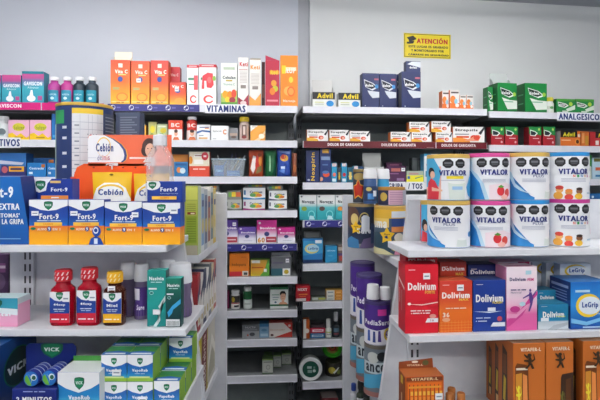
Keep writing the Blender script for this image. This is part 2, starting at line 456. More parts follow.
mb = MB(); mb.box(-.55, -.53, DP+.018, .588, 0, 1.434, WHITE_STEEL); mb.build('spine_panel', gl)
SL = [1.279, 1.049, .826, .60]
for z in SL: shelf_part(gl, -.53, -.297, DP+.018, .587, z, .024)
for z in (1.145, .80): shelf_part(gl, -1.05, -.80, DP+.0, .587, z, .02)

Y1, Y2, Y3 = R.z(427, 250.3, 0), R.z(410, 336, 0), .905
DR = .19
gr = empty('gondola_shelving', (0, R.Y0, 0), R.a)
tag(gr, 'white steel gondola end at right carrying milk tins and pain reliever boxes', 'shelving', 'white gondola ends in the foreground')
p = lambda px, py: (R.u(px, DR), R.z(px, py, DR))
mb = MB(); c = p(380, 400); e = p(410, 200); k = (e[0]-c[0])/(e[1]-c[1])
mb.prism([e, (R.u(660, DR), e[1]), (R.u(660, DR), 0), (c[0]-k*c[1], 0), c], DR, DR+.018, WHITE_STEEL); mb.build('end_panel', gr)
for a, b in ((408, 421),):
    mb = MB(); slotted(mb, R.u(a, DR-.012), R.u(b, DR-.012), DR-.013, .93, 1.31, WHITE_STEEL); mb.build('upright', gr)
shelf_part(gr, R.u(408, 0), R.u(690, 0), 0, DR-.014, Y1)
shelf_part(gr, R.u(409.5, 0), R.u(690, 0), 0, DR-.014, Y2)
mb = MB(); mb.box(R.u(399, DR), R.u(720, 0), -.10, DR-.001, Y3-.03, Y3, WHITE_STEEL, bev=.002); mb.box(R.u(402, DR), R.u(720, 0), -.08, DR-.001, 0, Y3-.03, WHITE_STEEL); mb.build('base_deck', gr)
FD = .665
ui = R.u(398, DR)+.25
mb = MB(); mb.box(R.u(343, FD), ui+.1, FD, FD+.018, 0, R.z(346, 195, FD), WHITE_STEEL, bev=.002); mb.build('far_panel', gr)
mb = MB(); mb.box(ui, ui+.02, DR+.018, FD, 0, 1.42, WHITE_STEEL); mb.build('spine_panel', gr)
SR = [1.276, .878, .62]
UR = [R.u(398, DR+.02), R.u(382, DR+.02), R.u(374, DR+.02)]
for z, u in zip(SR, UR): shelf_part(gr, u, ui, DR+.019, FD-.001, z, .022)

# ================================================================ lamps, camera, exposure
LS_ = 46
LAMPS = [(-.9, 1.75, LS_*.66, 'over the left gondola'), (1.0, 1.85, LS_*.72, 'over the right gondola'), (-1.0, .2, LS_, 'above the shopper at left'), (1.0, .2, LS_, 'above the shopper at right'), (-1.0, -1.5, LS_*1.15, 'behind the shopper at left'), (1.0, -1.5, LS_*1.15, 'behind the shopper at right')]
def emis(c, st):
    m = bpy.data.materials.new('lit_tube'); m.use_nodes = True; b = m.node_tree.nodes['Principled BSDF']
    b.inputs['Emission Color'].default_value = c; b.inputs['Emission Strength'].default_value = st; b.inputs['Base Color'].default_value = (.9, .9, .9, 1); return m
def lamp(x, y, st, pos, ln=1.2):
    root = empty('ceiling_light', (x, y, CEIL)); tag(root, 'white twin tube fluorescent ceiling light, '+pos, 'ceiling light', 'fluorescent ceiling lights')
    m = MB(); m.box(-ln/2-.03, ln/2+.03, -.09, .09, -.05, -.001, WHITE_STEEL, bev=.004); m.build('housing', root)
    em = emis((1, .985, .965, 1), st)
    for s in (-1, 1):
        m = MB(); m.tube([(-ln/2, s*.055, -.075), (ln/2, s*.055, -.075)], .016, em, 10); m.build('tube', root)
for a in LAMPS: lamp(*a)
w = bpy.data.worlds.new('shop_air'); SC.world = w; w.use_nodes = True
w.node_tree.nodes['Background'].inputs[0].default_value = (.75, .82, 1, 1); w.node_tree.nodes['Background'].inputs[1].default_value = .42
cd = bpy.data.cameras.new('camera'); cam = bpy.data.objects.new('camera', cd); COL.objects.link(cam)
cd.sensor_width = 36; cd.lens = 36*F/600; cd.shift_y = -(200-HZ)/600; cd.clip_start = .02
cam.location = (0, 0, CZ); cam.rotation_euler = (math.pi/2, 0, 0); SC.camera = cam
SC.view_settings.view_transform = 'Standard'; SC.view_settings.look = 'None'; SC.view_settings.exposure = -.06; SC.view_settings.gamma = 1; SC.view_settings.use_curve_mapping = False
# ================================================================ left gondola goods
NAVY, YEL, WHT = '#12358f', '#f8ab16', '#f4f5f7'
def shield(cx, cy, w, h, s='VICK'):
    q = [(-.5, .38), (-.36, .46), (0, .5), (.36, .46), (.5, .38), (.5, .05), (.36, -.22), (0, -.5), (-.36, -.22), (-.5, .05)]
    return [('p', [(cx+x*w, cy+y*h) for x, y in q], '#0f5a40'), ('p', [(cx+x*w*.8, cy+y*h*.8) for x, y in q], '#127a50'), ('T', s, cx, cy+h*.06, w*.72, h*.24, '#e9f2ee')]
def cold_box(extra=(), tag9=True):
    orange = grad([(0, '#fbb414'), (.25, '#f9a51a'), (.41, '#ee7a2a'), (.43, '#ee7a2a')])
    body = grad([(0, '#1563b8'), (.45, '#1a66bd'), (.62, '#15459f'), (1, '#12358f')])
    P = [('w', 0, .42, orange), ('p', [(0, 1), (0, .87), (.14, .83), (.3, .775), (.5, .755), (.7, .775), (.86, .83), (1, .87), (1, 1)], WHT)]
    P += shield(.5, .87, .23, .20)
    P += [('T', 'Fort-9', .52, .63, .5, .13, WHT), ('t', 'Paracetamol + Fenilefrina', .52, .535, .62, .035, '#cfe0f5'), ('r', .14, .42, .86, .5, '#fcc54a'), ('T', 'CALIENTE', .5, .46, .26, .045, '#e88a1a'),
          ('T', 'ALIVIO', .34, .345, .24, .05, '#fbe9d0'), ('e', .53, .35, .055, .055, '#20407f'), ('T', '9', .53, .35, .05, .08, WHT), ('T', 'EN 1', .72, .345, .2, .05, '#fbe9d0'),
          ('e', .12, .36, .07, .03, '#1b7a55')]
    return design(body, body, '#12358f', *(P+list(extra)))
FORT = cold_box()
kid = [('e', .80, .30, .12, .12, '#15459f'), ('e', .78, .32, .075, .075, '#e9eef7'), ('e', .78, .32, .05, .045, '#15459f'), ('p', [(.58, 0), (.64, .14), (.78, .2), (.92, .14), (1, 0)], '#15459f'), ('r', .73, .02, .83, .14, '#dfe8f5')]
GN = 'blue and orange cold remedy cartons on the upper left shelf'
st9 = [(.17, .70, .017, .011)]
C(L, .012, 29, 68, 200, Z1, FORT, 'blue and orange cold remedy carton, leftmost of four, beside the tall blue box', .042, group=GN, st=st9)
C(L, .012, 68.4, 104.2, 200, Z1, cold_box(kid), 'blue and orange cold remedy carton with a small blue figure printed at its corner', .042, group=GN, st=st9)
C(L, .012, 104.6, 142, 202, Z1, FORT, 'blue and orange cold remedy carton third in the row, in front of the yellow pouches', .042, group=GN, st=[(.83, .70, .016, .012)])
o4 = C(L, .012, 142.4, 180.4, 203, Z1, FORT, 'blue and orange cold remedy carton at the right end of the row, carrying another box', .042, group=GN, st=[(.84, .82, .018, .016)])
zt = L.z(160, 203, .012)
TOPB = design(NAVY, '#16409c', NAVY, *([('e', .14, .84, .24, .26, WHT)]+shield(.15, .8, .22, .34)+[('T', 'Fort-9', .62, .62, .48, .2, WHT), ('t', 'antigripal', .62, .42, .5, .05, '#cfe0f5'), ('r', .14, .14, .84, .3, '#fcc54a'), ('T', 'CALIENTE', .5, .22, .26, .09, '#e88a1a')]))
C(L, .02, 147, 182.5, 181.5, zt+.0004, TOPB, 'single navy cold remedy carton lying on top of the right end box of the row', .034, group=GN)
# second row, mostly hidden, carries the carton with the hanger hole
C(L, .072, 31, 70, 203, Z1, FORT, 'blue and orange cold remedy carton standing behind the leftmost one, under the hang-tab carton', .05, group=GN)
HANG = design(NAVY, '#16409c', NAVY, *([('p', [(0, 1), (0, .5), (.12, .42), (.3, .5), (.34, .8), (.45, 1)], WHT)]+shield(.16, .72, .26, .42)+[('r', .42, .82, .7, .92, '#e9c27a'), ('T', 'Fort-9', .66, .55, .44, .17, WHT), ('r', .18, .12, .9, .3, '#e98f3c'), ('t', 'dia', .55, .21, .2, .08, '#fff')]))
C(L, .075, 34.5, 72.5, 179, L.z(50, 203, .072)+.0004, HANG, 'navy cold remedy carton with white hang tab, standing behind the row at left', .04, group=GN)

# tall blue display box with slanted flank
root = None
mb = MB(); u0, u1 = L.u(-34, .0), L.u(16.5, .0); ub = L.u(27.5, 0); ztop = L.z(10, 177, 0); d0 = .015
BL = grad([(0, '#0a4d96'), (.3, '#0b5aa8'), (1, '#0d66b4')])
h = ztop-Z1
V = [(u0, 0, 0), (ub, 0, 0), (u1, 0, h), (u0, 0, h), (u0, .054, 0), (ub+.001, .054, 0), (u1+.003, .054, h+.003), (u0, .054, h+.003)]
mb.add(V, [(0, 1, 2, 3)], BL); mb.add(V, [(1, 5, 6, 2), (2, 6, 7, 3), (3, 7, 4, 0), (5, 4, 7, 6), (4, 5, 1, 0)], '#0d2f74')
W = ub-u0
art(mb, [('T', 'Fort-9', .47, .74, .5, .17, WHT), ('T', 'EXTRA', .655, .52, .35, .095, WHT), ('T', "SÍNTOMAS'", .6, .395, .46, .08, WHT), ('T', 'DE LA GRIPA', .65, .295, .5, .08, WHT), ('r', .5, .03, .85, .042, '#8fb4dc')], W*.985, h*.98, x0=u0, z0=h*.05)
sd = lambda x, z, off: (ub-(ub-u1)*(z/h)+.002*x/.054+off+.0008, x, z)
art(mb, [('e', .62, .42, .26, .22, '#0f5a40'), ('e', .62, .42, .2, .17, '#12694a')], .054, h, x0=0, warp=sd)
o = mb.build('display_carton', None, (0, L.Y0+d0, Z1)); tag(o, 'tall blue display box with white slogan letters and a slanting right edge', 'carton')

# hanging pouch display: orange tray, printed header card, hooks
DD = .20
u0, u1 = L.u(74, DD), L.u(153, DD); zb, zh = Z1, L.z(110, 162.5, DD); hc0, hc1 = L.u(88, DD), L.u(171.5, DD); hz1 = L.z(120, 135, DD)
ds = empty('pouch_display', L.w((u0+u1)/2, DD, Z1)); tag(ds, 'orange counter display with a white and orange header card, holding yellow pouches on hooks', 'display stand')
mb = MB(); w = (u1-u0)/2; hh = zh-Z1
mb.prism([(-w, 0), (w, 0), (w, hh-.004), (-w+.028, hh-.004), (-w+.008, hh-.014), (-w, hh-.035)], 0, .006, '#ee5a1c', )
mb.box(-w, -w+.003, -.02, 0, 0, hh*.8, '#e8501a')
for fx in (.25, .62, .78): art(mb, [('e', fx, .93, .012, .012, '#7a2a12')], 2*w, hh)
mb.build('back_panel', ds)
mb = MB(); cx = (hc0+hc1)/2-(u0+u1)/2; cw = hc1-hc0; z0 = hh; ch = hz1-zh
r_ = .006
out = [(cx-cw/2, z0-.01), (cx+cw/2, z0-.01), (cx+cw/2, z0+ch), (cx-cw/2+r_, z0+ch), (cx-cw/2, z0+ch-r_)]
mb.prism(out, .0, .0015, '#f0704a')
wh = [(0, 0), (.40, 0), (.435, .1), (.445, .25), (.43, .45), (.38, .66), (.3, .84), (.2, .985), (.06, 1), (.012, .95), (0, .85)]
sw = lambda k: [(x*k if x > .1 else x, y) for x, y in wh]
art(mb, [('p', [(max(0, x*1.075), y) for x, y in wh], '#f4b73a'), ('p', [(x*1.05, y) for x, y in wh], '#3d4f8c'), ('p', [(x*.98, y) for x, y in wh], '#fbfbfb'),
  ('e', .19, .56, .085, .36, '#f7cf5e'), ('e', .19, .54, .078, .33, '#fbfbfb'), ('T', 'Cebión', .2, .54, .21, .3, '#3a4a86'),
  ('t', 'd', .125, .17, .022, .2, '#6b5f9a'), ('t', 'e', .155, .15, .022, .14, '#7a7f9a'), ('t', 'i', .18, .17, .008, .2, '#d2506a'), ('t', 'n', .205, .15, .024, .14, '#d23c4c'), ('t', 'i', .23, .17, .008, .2, '#e08a3a'), ('t', 's', .252, .15, .02, .14, '#c63a5a'),
  ('r', .5, .12, .8, .19, '#fde7df'), ('r', 0, .16, .1, .175, '#d5d8e2'), ('e', .735, .55, .085, .33, '#4a3532'), ('e', .69, .42, .05, .2, '#4a3532'), ('e', .745, .44, .058, .25, '#e9b79c'), ('e', .72, .5, .008, .02, '#3b2a28'), ('e', .765, .5, .008, .02, '#3b2a28'), ('p', [(.72, .33), (.745, .29), (.77, .33), (.745, .315)], '#b6564e'), ('p', [(.66, 0), (.7, .16), (.745, .2), (.79, .16), (.83, 0)], '#f2e6e0')],
  cw, ch, x0=cx-cw/2, z0=z0)
mb.build('header_card', ds)
for hx in (L.u(108, DD-.04), L.u(146, DD-.04)):
    mb = MB(); x = hx-(u0+u1)/2; z = hh-.004
    mb.box(x-.012, x+.012, -.002, .0, z-.006, z+.002, '#f2f2f4')
    mb.tube([(x, 0, z), (x, -.045, z-.002), (x, -.052, z-.006)], .0016, '#eceef0'); mb.tube([(x, -.012, z), (x, -.012, z-.016)], .0022, '#f2f2f4')
    mb.build('hook', ds)
PCH = [('p', [(0, 0), (1, 0), (1, .6), (.88, .76), (.68, .84), (.32, .84), (.12, .76), (0, .6)], '#f7f6f0'), ('e', .5, .72, .34, .1, '#f5c93f'), ('e', .5, .705, .31, .085, '#f7f6f0'), ('T', 'Cebión', .5, .70, .66, .09, '#39508f'), ('p', [(0, .3), (.3, .2), (.7, .4), (1, .3), (1, 0), (0, 0)], '#f3a426'), ('e', .5, .965, .05, .014, '#8a6a10')]
zz = L.z(100, 232, .10)
pouch(L.w((L.u(81.5, .08)+L.u(123, .08))/2, .130, Z1), L.u(123, .08)-L.u(81.5, .08), L.z(100, 172, .08)-Z1, .03, '#f6c215', PCH, 'yellow and white vitamin pouch hanging at left under the white header card', group='yellow pouches on the orange display')
pouch(L.w((L.u(125.5, .085)+L.u(163, .085))/2, .132, Z1), L.u(163, .085)-L.u(125.5, .085), L.z(140, 173.5, .085)-Z1, .03, '#f6c215', PCH, 'yellow and white vitamin pouch hanging at right, partly behind the clear bottle', group='yellow pouches on the orange display')

# clear bottle with a white cap
CLEAR = mat('#ece8ea', .08, 0, 0, .3)
bh = L.z(159, 134, .09)-Z1
rr = (L.u(174, .09)-L.u(145.5, .09))/2-.001
cb = empty('solution_bottle', L.w((L.u(174, .09)+L.u(145.5, .09))/2, .057+rr, Z1)); tag(cb, 'clear plastic bottle with white cap in front of the orange header card', 'bottle')
k = bh; m = MB(); prof = [(0, 0, CLEAR), (rr*.95, 0), (rr, .006)]
z = .3*k
for i in range(7): prof += [(rr*(.955 if i%2 else 1.0), (.56+.026*i)*k)]
prof += [(rr*.99, .76*k), (rr*.86, .805*k), (rr*.62, .845*k), (rr*.5, .875*k), (rr*.48, .9*k), (0, .9*k)]
m.lathe(prof, CLEAR, 32); m.build('body', cb)
m = MB(); m.lathe([(0, .885*k, '#f5f6f8'), (rr*.47, .885*k), (rr*.5, .895*k), (rr*.48, .985*k), (rr*.2, .995*k), (rr*.12, k), (0, k)], '#f5f6f8', 24); m.build('cap', cb)
m = MB(); art_cyl(m, [('r', 0, 0, 1, 1, '#e9edf0'), ('r', .3, .8, .7, .95, '#2aa6a8'), ('T', 'ELECTROLITO', .5, .6, .5, .1, '#2a7fb0')], rr*.992, .2*k, .34*k, 2.6); m.build('label', cb)

# big powdered milk tins behind the orange display
TAB = [('r', 0, 0, 1, 1, '#24386a'), ('r', .08, .8, .26, .95, '#2fa05a'), ('r', .0, 0, .1, .8, '#a9bfae'), ('r', .36, 0, .71, .91, '#e4e7ea'), ('r', .36, .91, .71, .97, '#f2cf3a')]
TAB += [('r', .36+.35*a, .02, .363+.35*a, .9, '#aab0ba') for a in (.25, .5, .62, .8)]+[('r', .36, y, .71, y+.006, '#b6bcc6') for y in (.1, .2, .29, .38, .47, .55, .64, .73, .81)]
TAB += [('r', .39, y+.03, .44, y+.045, '#8c93a0') for y in (.12, .21, .3, .4, .48, .56, .65, .74)]+[('r', .525+.03*i, y+.02, .537+.03*i, y+.035, '#9aa1ac') for i in range(4) for y in (.12, .3, .48, .65)]
TAB += [('r', .24, y, .3, y+.03, '#e4e8f0') for y in (.15, .3, .45, .62, .74)]+[('r', .72, 0, .99, .93, '#465068')]+[('r', .735, y, .97, y+.012, '#9098a6') for y in [.04+.04*i for i in range(22)]]
DC = .262
r0 = (L.u(112, DC+.0875)-L.u(59.5, DC+.0875))/2
cx = (L.u(112, DC+.0875)+L.u(59.5, DC+.0875))/2
ZK = 1.453; zt = L.z(85, 104, DC+.04)
can(L.w(cx, DC+r0, ZK), r0, zt-ZK, '#dfe6e2', '#d8b048', TAB, 'large gold rimmed milk powder tin with a printed nutrition table, behind the orange display', lid='#d8b048', rz=.42)
NV = design('#3b4660', '#3b4660', '#4a5060', *([('r', .15, .0, .95, 1, '#4b566e')]+[('r', .2, .03+.03*i, .88-.1*(i % 3), .045+.03*i, '#7d879a') for i in range(31)]))
C(L, .30, 115, 141, 112.5, ZK, NV, 'tall slate grey milk formula box with fine print, right of the gold rimmed tin', .03, rz=-.1)

# ---------------- side shelves facing the aisle
def A(x, y, z, w, h, dep, des, label, **k): return carton((x, y, z), w, h, dep, des, label, **k)
GR = design('#a9bb55', '#c3d0a8', '#d9dcc8', ('r', .04, .80, .96, .98, '#cdd86a'), ('r', .08, .58, .94, .78, '#b9c75c'), ('r', .2, .585, .82, .62, '#8f3b2a'), ('T', 'KID', .6, .60, .3, .03, '#f4ead8'), ('r', .1, .17, .9, .56, '#93ad38'), ('r', .02, .0, .98, .14, '#b7b09a'), *[('r', .16, .2+.035*i, .84, .21+.035*i, '#6f8a28') for i in range(10)], *[('r', .16, .64+.03*i, .84, .65+.03*i, '#8d9a3e') for i in range(4)])
A(-.319, 1.4095, SL[0], .039, L.z(190, 186, .255)-SL[0], .043, GR, 'tall lime green cereal box with printed text panel, nearest on the aisle side shelf', name='cereal_carton', group='tall cereal boxes on the left aisle shelf')
cs = [('#dfe3e2', '#7fa6c9', 'tall white cereal box with a pale blue flank, right behind the lime green one'), ('#b9c0c6', '#5e6f8c', 'tall grey and blue cereal box in the middle of the aisle side shelf'), ('#e6e3da', '#b0655a', 'tall cream cereal box with a reddish flank on the aisle side shelf'), ('#dcdad0', '#6a8a8f', 'tall cream and teal cereal box second from the far end of the aisle shelf'), ('#e3c24a', '#d8cfae', 'tall yellow edged cereal box at the far end of the aisle shelf')]
for i, (a, b, nm) in enumerate(cs):
    D = design(a, a, '#e4e5e4', ('L', ('r', .1, .1, .9, .9, b)), ('L', ('e', .5, .4, .3, .12, '#d7c06a')), ('L', ('r', .2, .7, .8, .8, '#3f4f7a')), ('r', .1, .02, .9, .96, a))
    A(-.317, 1.4555+i*.0515, SL[0], .034, .198-.006*(i % 3), .049, D, nm, name='cereal_carton', group='tall cereal boxes on the left aisle shelf')
md = [('#9c2f34', 'dark red'), ('#d9d5cc', 'cream'), ('#3a4260', 'navy striped'), ('#e2dfd8', 'white'), ('#6f767c', 'grey'), ('#d8cba0', 'straw coloured'), ('#b8564a', 'brick red')]
wh_ = ['nearest on the middle aisle shelf', 'right behind the dark red one', 'leaning third from the near end', 'in the centre of the middle aisle shelf', 'behind the white one', 'second from the far end', 'at the far end of the middle aisle shelf']
for i, (a, nm) in enumerate(md):
    D = design(a, a, '#c9c5bd' if i else '#8e2a2e', ('L', ('r', .0, .1, 1, .62, '#e4e1da')), ('L', ('p', [(0, .5), (1, .75), (1, .9), (0, .65)], '#333d5c')), ('L', ('r', .2, .15, .6, .3, '#b8a050')), ('r', .1, .1, .9, .9, '#d4d0c8' if i % 2 else a))
    A(-.327, 1.412+i*.0445, SL[1], .052, .172-.008*(i % 2), .040, D, nm+' tonic box on edge, '+wh_[i], group='tonic boxes on the middle aisle shelf')
VT = design('#b9a83e', '#c9b84a', '#d9cf9a', ('p', [(.04, 0), (.72, 0), (.9, 1), (.22, 1)], '#6e1a22'), ('T', 'Vitacerebrina', .48, .5, .34, .9, '#f4ebe2', 1), ('r', .9, .1, .98, .8, '#d8d2b8'))
A(-.300, 1.505, SL[2], .115, .196, .03, VT, 'yellow tonic box with vertical white lettering on a maroon band, facing the aisle', rz=math.pi/2, group='tonic boxes on the low aisle shelf')
A(-.302, 1.640, SL[2], .13, .19, .03, design('#c5c1b4', '#bdb8a6', '#ccc', ('r', .1, .1, .9, .5, '#a8a48c'), ('p', [(0, .2), (.5, .6), (1, .3), (1, .5), (.5, .8), (0, .4)], '#e6e3d8')), 'pale grey tonic box standing behind the yellow and maroon one', rz=math.pi/2, group='tonic boxes on the low aisle shelf')
A(-.30, 1.50, SL[3], .09, .15, .03, design('#8f1c28', '#7a1822', '#9c2a34', ('r', .1, .2, .9, .5, '#d8cfc8')), 'dark red box on the lowest aisle shelf by the left gondola', rz=math.pi/2)
A(-.905, 1.42, 1.145, .085, .135, .05, design('#3c2346', '#33203c', '#4a3050', ('r', .1, .6, .9, .8, '#6e3a6a'), ('e', .6, .4, .3, .2, '#56405e'), ('t', 'KA', .8, .72, .2, .1, '#b9a8b8')), 'dark purple box beyond the left gondola, at the photo edge')

# ---------------- second shelf
PK = design(grad([(0, '#ef9fc4'), (.5, '#f2b6d2'), (.56, '#3aa0b6'), (1, '#2f93ac')]), '#f0b0cf', '#cfe6ea', ('p', [(0, .62), (1, .4), (1, .62), (0, .75)], '#e9f3f5'), *shield(.55, .78, .3, .34), ('T', 'ynistal', .62, .42, .5, .16, '#f7fbfc'), ('L', ('r', 0, .78, 1, 1, '#d6e3e8')))
carton(L.w(L.u(-8, .02)-.0, .02, Z2), L.u(17.2, .02)-L.u(-34, .02), L.z(10, 298.5, .02)-Z2, .055, PK, 'pink and teal carton lying at the left end of the second shelf')
RED = mat('#cc1630', .06, 0, .55, 1, 1.3); AMB = mat('#5a2412', .06, 0, .45, 1, 1.3)
def vlabel(t1, b1, c2, t2):
    return [('r', 0, 0, 1, .3, c2), ('r', 0, .3, 1, .82, '#1a3f93'), ('p', [(0, 1), (0, .84), (.25, .72), (.5, .69), (.75, .72), (1, .84), (1, 1)], WHT)]+shield(.5, .86, .36, .26)+[('T', t1, .5, .58, .6, .1, WHT), ('t', t2, .5, .44, .6, .05, '#d5e0f2'), ('t', 'SABOR CEREZA', .5, .38, .5, .03, '#d5e0f2'), ('T', b1, .3, .12, .4, .06, '#fff'), ('t', '120 ml', .75, .12, .3, .06, '#fff')]
def flask(x0, x1, yt, body, cap, pr, label, st):
    d = .045; r = (L.u(x1, d)-L.u(x0, d))/2
    o = bottle(L.w((L.u(x0, d)+L.u(x1, d))/2, d, Z2), r/1.07, L.z((x0+x1)/2, yt, d)-Z2, body, cap, label, pr, (.06, .62), .62, .2, .07, square=True, group='cough syrup flasks on the second left shelf', stick=st)
    rc = r*.62/1.07*1.1; hh = L.z((x0+x1)/2, yt, d)-Z2
    m = MB(); art_cyl(m, [('p', [(x, y), (x+.05, y), (x+.11, y+.3), (x+.06, y+.3)], '#f0dcdc' if cap != '#f2b91c' else '#fbe9b0') for y in (.15, .58) for x in (.08, .24, .4, .56, .72)], rc, hh*.8, hh*.195)
    m.build('cap_print', o.children[1])
    return o
flask(50.8, 76.2, 269.5, RED, '#cf2230', vlabel('44exp', 'ADULTOS', '#c9203a', 'jarabe expectorante'), 'red syrup flask with red cap, standing straight at the left of the pair', [(.55, .50, .017, .016)])
o = flask(77.2, 102, 267.5, RED, '#cf2230', vlabel('44exp', 'ADULTOS', '#c9203a', 'jarabe expectorante'), 'red syrup flask with tilted red cap, beside the brown bottle', [(.55, .50, .017, .016)])
flask(103.2, 126.8, 271.5, AMB, '#f2b91c', vlabel('Miel', 'NATURAL', '#f0b41e', 'jarabe con miel'), 'brown syrup flask with yellow cap, right of the two red flasks', [(-.05, .70, .018, .013)])
PUR = mat('#8a7f9e', .2, 0, .35, 1, 1.2)
def shake(x0, x1, yt, yc, d, label, dark=False, base=0):
    r = (L.u(x1, d+.04)-L.u(x0, d+.04))/2; h = L.z((x0+x1)/2, yt, d+.02)-Z2
    root = empty('nutrition_shake_bottle', L.w((L.u(x0, d+.04)+L.u(x1, d+.04))/2, d+r, Z2)); tag(root, label, 'bottle', 'white capped shake bottles on the second left shelf')
    hc = L.z((x0+x1)/2, yc, d+.02)-Z2
    m = MB(); m.lathe([(0, 0, PUR), (r*.92, 0), (r*.98, .006), (r*.98, hc*.3), (r*.86, hc*.5), (r*.9, hc*.75), (r*.96, hc*.97), (r*.8, hc), (0, hc)], PUR, 28)
    art_cyl(m, [('r', .12+.11*i, .05, .15+.11*i, .95, '#6d5a8e') for i in range(8)], r, hc*.02, hc*.26, 3.0)
    m.build('body', root)
    m = MB(); m.lathe([(0, hc-.004, '#eef0f3'), (r*.98, hc-.004), (r*1.0, hc+.001), (r*.9, h-.004), (r*.84, h), (0, h)], '#eef0f3', 32); m.build('cap', root)
    if dark:
        m = MB(); art_cyl(m, [('r', 0, 0, 1, 1, '#4a2f7a'), ('r', .1, .55, .5, .95, '#e9e6ee'), ('T', 'Sure', .55, .3, .4, .18, '#e9e6f5')], r*.985, hc*.1, hc*.72, 2.6, rfun=lambda z: r*(.985 if z < hc*.3 else .985-.1*min(1, (z-hc*.3)/(hc*.2)) if z < hc*.5 else .88+.04*(z-hc*.5)/(hc*.25))); m.build('label', root)
shake(123.4, 138.5, 262, 277, .10, 'white capped shake bottle with cloudy grey body, leftmost behind the brown flask')
shake(137.2, 151.6, 264, 279, .075, 'white capped shake bottle with purple label, half hidden behind the teal nasal carton', True)
shake(148.5, 161.5, 259.8, 273, .152, 'white capped shake bottle at the back between two others, only its cap showing')
shake(162.5, 177.5, 260.5, 275, .145, 'white capped shake bottle behind the right hand one, only its cap showing')
shake(169.5, 192.8, 264, 281.5, .09, 'white capped shake bottle with ribbed lilac body at the right end')
NS = lambda dk: design(grad([(0, '#0f7a78'), (.4, '#1d9a92'), (1, '#17877c')] if not dk else [(0, '#0b2f34'), (.5, '#0c4a48'), (.8, '#0f6a58'), (1, '#127560')]), '#12504e', '#2a9a90', ('T', 'Nasivin', .5, .855, .78, .065, WHT), ('t', '0.05% solucion', .5, .79, .6, .025, '#cfeae6'), ('r', .08, .66, .52, .69, WHT), ('e', .24, .6, .11, .03, '#cfeae6'), ('e', .24, .6, .09, .022, '#17716b'), *([('p', [(.1, .02), (.35, .02), (.7, .2), (.72, .3), (.6, .36), (.98, .56), (.98, .46), (.66, .3), (.72, .12), (.5, 0)], '#dff1ef'), ('r', .32, .22, .68, .31, '#f2f4f6')] if not dk else [('p', [(.2, .2), (.12, .3), (.45, .44), (.98, .58), (.98, .48), (.5, .36), (.42, .28)], '#3fa8dc'), ('r', .04, .02, .92, .16, '#eef0f0'), *[('r', .1+.08*i, .03, .13+.08*i, .13, '#333a3c') for i in range(10)]]))
C(L, .02, 147, 166, 270.5, Z2, NS(False), 'tall teal nasal spray carton with white swoosh, taller of two', .03)
C(L, .018, 165.4, 181.2, 278.5, Z2, NS(True), 'dark green nasal spray carton with barcode, shorter of two', .028)

# ---------------- bottom deck
mb = MB(); dk = -.05
u0, u1 = L.u(-70, dk), L.u(-3, dk)
BX = design('#0f3a8a', grad([(0, '#102a62'), (1, '#13407e')]), '#1a4a86', ('r', 0, 0, 1, 1, '#113d8c'), ('L', ('e', .5, .52, .36, .32, '#16604a')), ('L', ('e', .5, .52, .33, .3, '#0e2b2c')), ('L', ('T', 'VICK', .5, .5, .54, .13, '#d8e0e6')))
carton(L.w((u0+u1)/2, dk, Z3), u1-u0, L.z(0, 338, .02)-Z3, .165, BX, 'big blue box with a dark green shield on its flank at the bottom left corner')
dt = empty('tube_display', L.w((L.u(12, -.07)+L.u(56.5, -.07))/2, -.07, Z3)); tag(dt, 'navy cardboard counter display with a green shield, holding rolls of lozenges', 'display stand')
w2 = (L.u(56.5, -.07)-L.u(12, -.07))/2; zf = L.z(40, 389, -.07)-Z3
mb = MB(); mb.box(-w2, w2, 0, .10, 0, zf, '#14246e', front=mat('#16277a'), bev=.001)
art(mb, [('t', 'ALIVIO EN SOLO', .5, .9, .5, .05, '#b9c6ec'), ('T', '2 MINUTOS', .5, .62, .8, .2, WHT), ('t', 'pastillas para la garganta', .5, .3, .7, .08, '#b9c6ec')], 2*w2, zf)
mb.build('tray', dt)
hz = L.z(50, 343.5, .03)-Z3; x0, x1 = L.u(26, .03), L.u(76, .03); xm = L.w((L.u(12, -.07)+L.u(56.5, -.07))/2, 0, 0)[0]
mb = MB(); a, b = x0-xm, x1-xm
mb.prism([(a, 0), (b, 0), (b, hz-.008), (b-.008, hz), (a+.008, hz), (a, hz-.008)], .1, .102, '#15256e')
art(mb, shield(.52, .87, .44, .3), b-a, hz, x0=a, warp=lambda x, z, off: (x, .1-off, z)); mb.build('header_card', dt)
def roll(px, py, d, label, big=True):
    r = .0180; x = L.u(px, d); z = Z3+zf+r+.001
    root = empty('lozenge_roll', (x, L.Y0+d, z), math.radians(-3)); tag(root, label, 'roll', 'rolls of lozenges in the navy display')
    m = MB(); m.lathe([(0, 0, '#1d2f86'), (r*.94, 0), (r, .002), (r, .054), (r*.94, .056), (0, .056)], '#1d2f86', 28)
    for zz in (.012, .025, .038, .05): m.lathe([(r+.0002, zz, '#c9d0da'), (r+.0003, zz+.0018)], '#c9d0da', 28)
    V = []
    for pr in (('e', .5, .5, .47, .47, '#1f6fc0'), ('p', [(.1, .35), (.3, .1), (.55, .06), (.42, .4), (.25, .75), (.1, .6)], '#6cb33a'), ('e', .68, .6, .2, .2, '#e3ecf2'), ('e', .7, .58, .13, .14, '#1d5a48'), ('p', [(.35, .8), (.55, .5), (.5, .2), (.6, .5)], '#bfe08a')):
        V.append(pr)
    art(m, V, 2*r, 2*r, x0=-r, z0=-r, warp=lambda x, z, off: (x, z, -off))
    # lay the cylinder on its side, printed end forward
    m.v = [(x, zz, y) for x, y, zz in m.v]; m.f = [f[::-1] for f in m.f]
    m.build('wrapper', root)
    return root
zr = L.z(31, 379, -.06)-0
y_end = L.z(31, 390, -.06)
roll(31, 379.5, -.062, 'blue and green lozenge roll with its printed end forward, left one'); roll(49, 377, -.058, 'blue and green lozenge roll with its printed end forward, beside the big white carton')
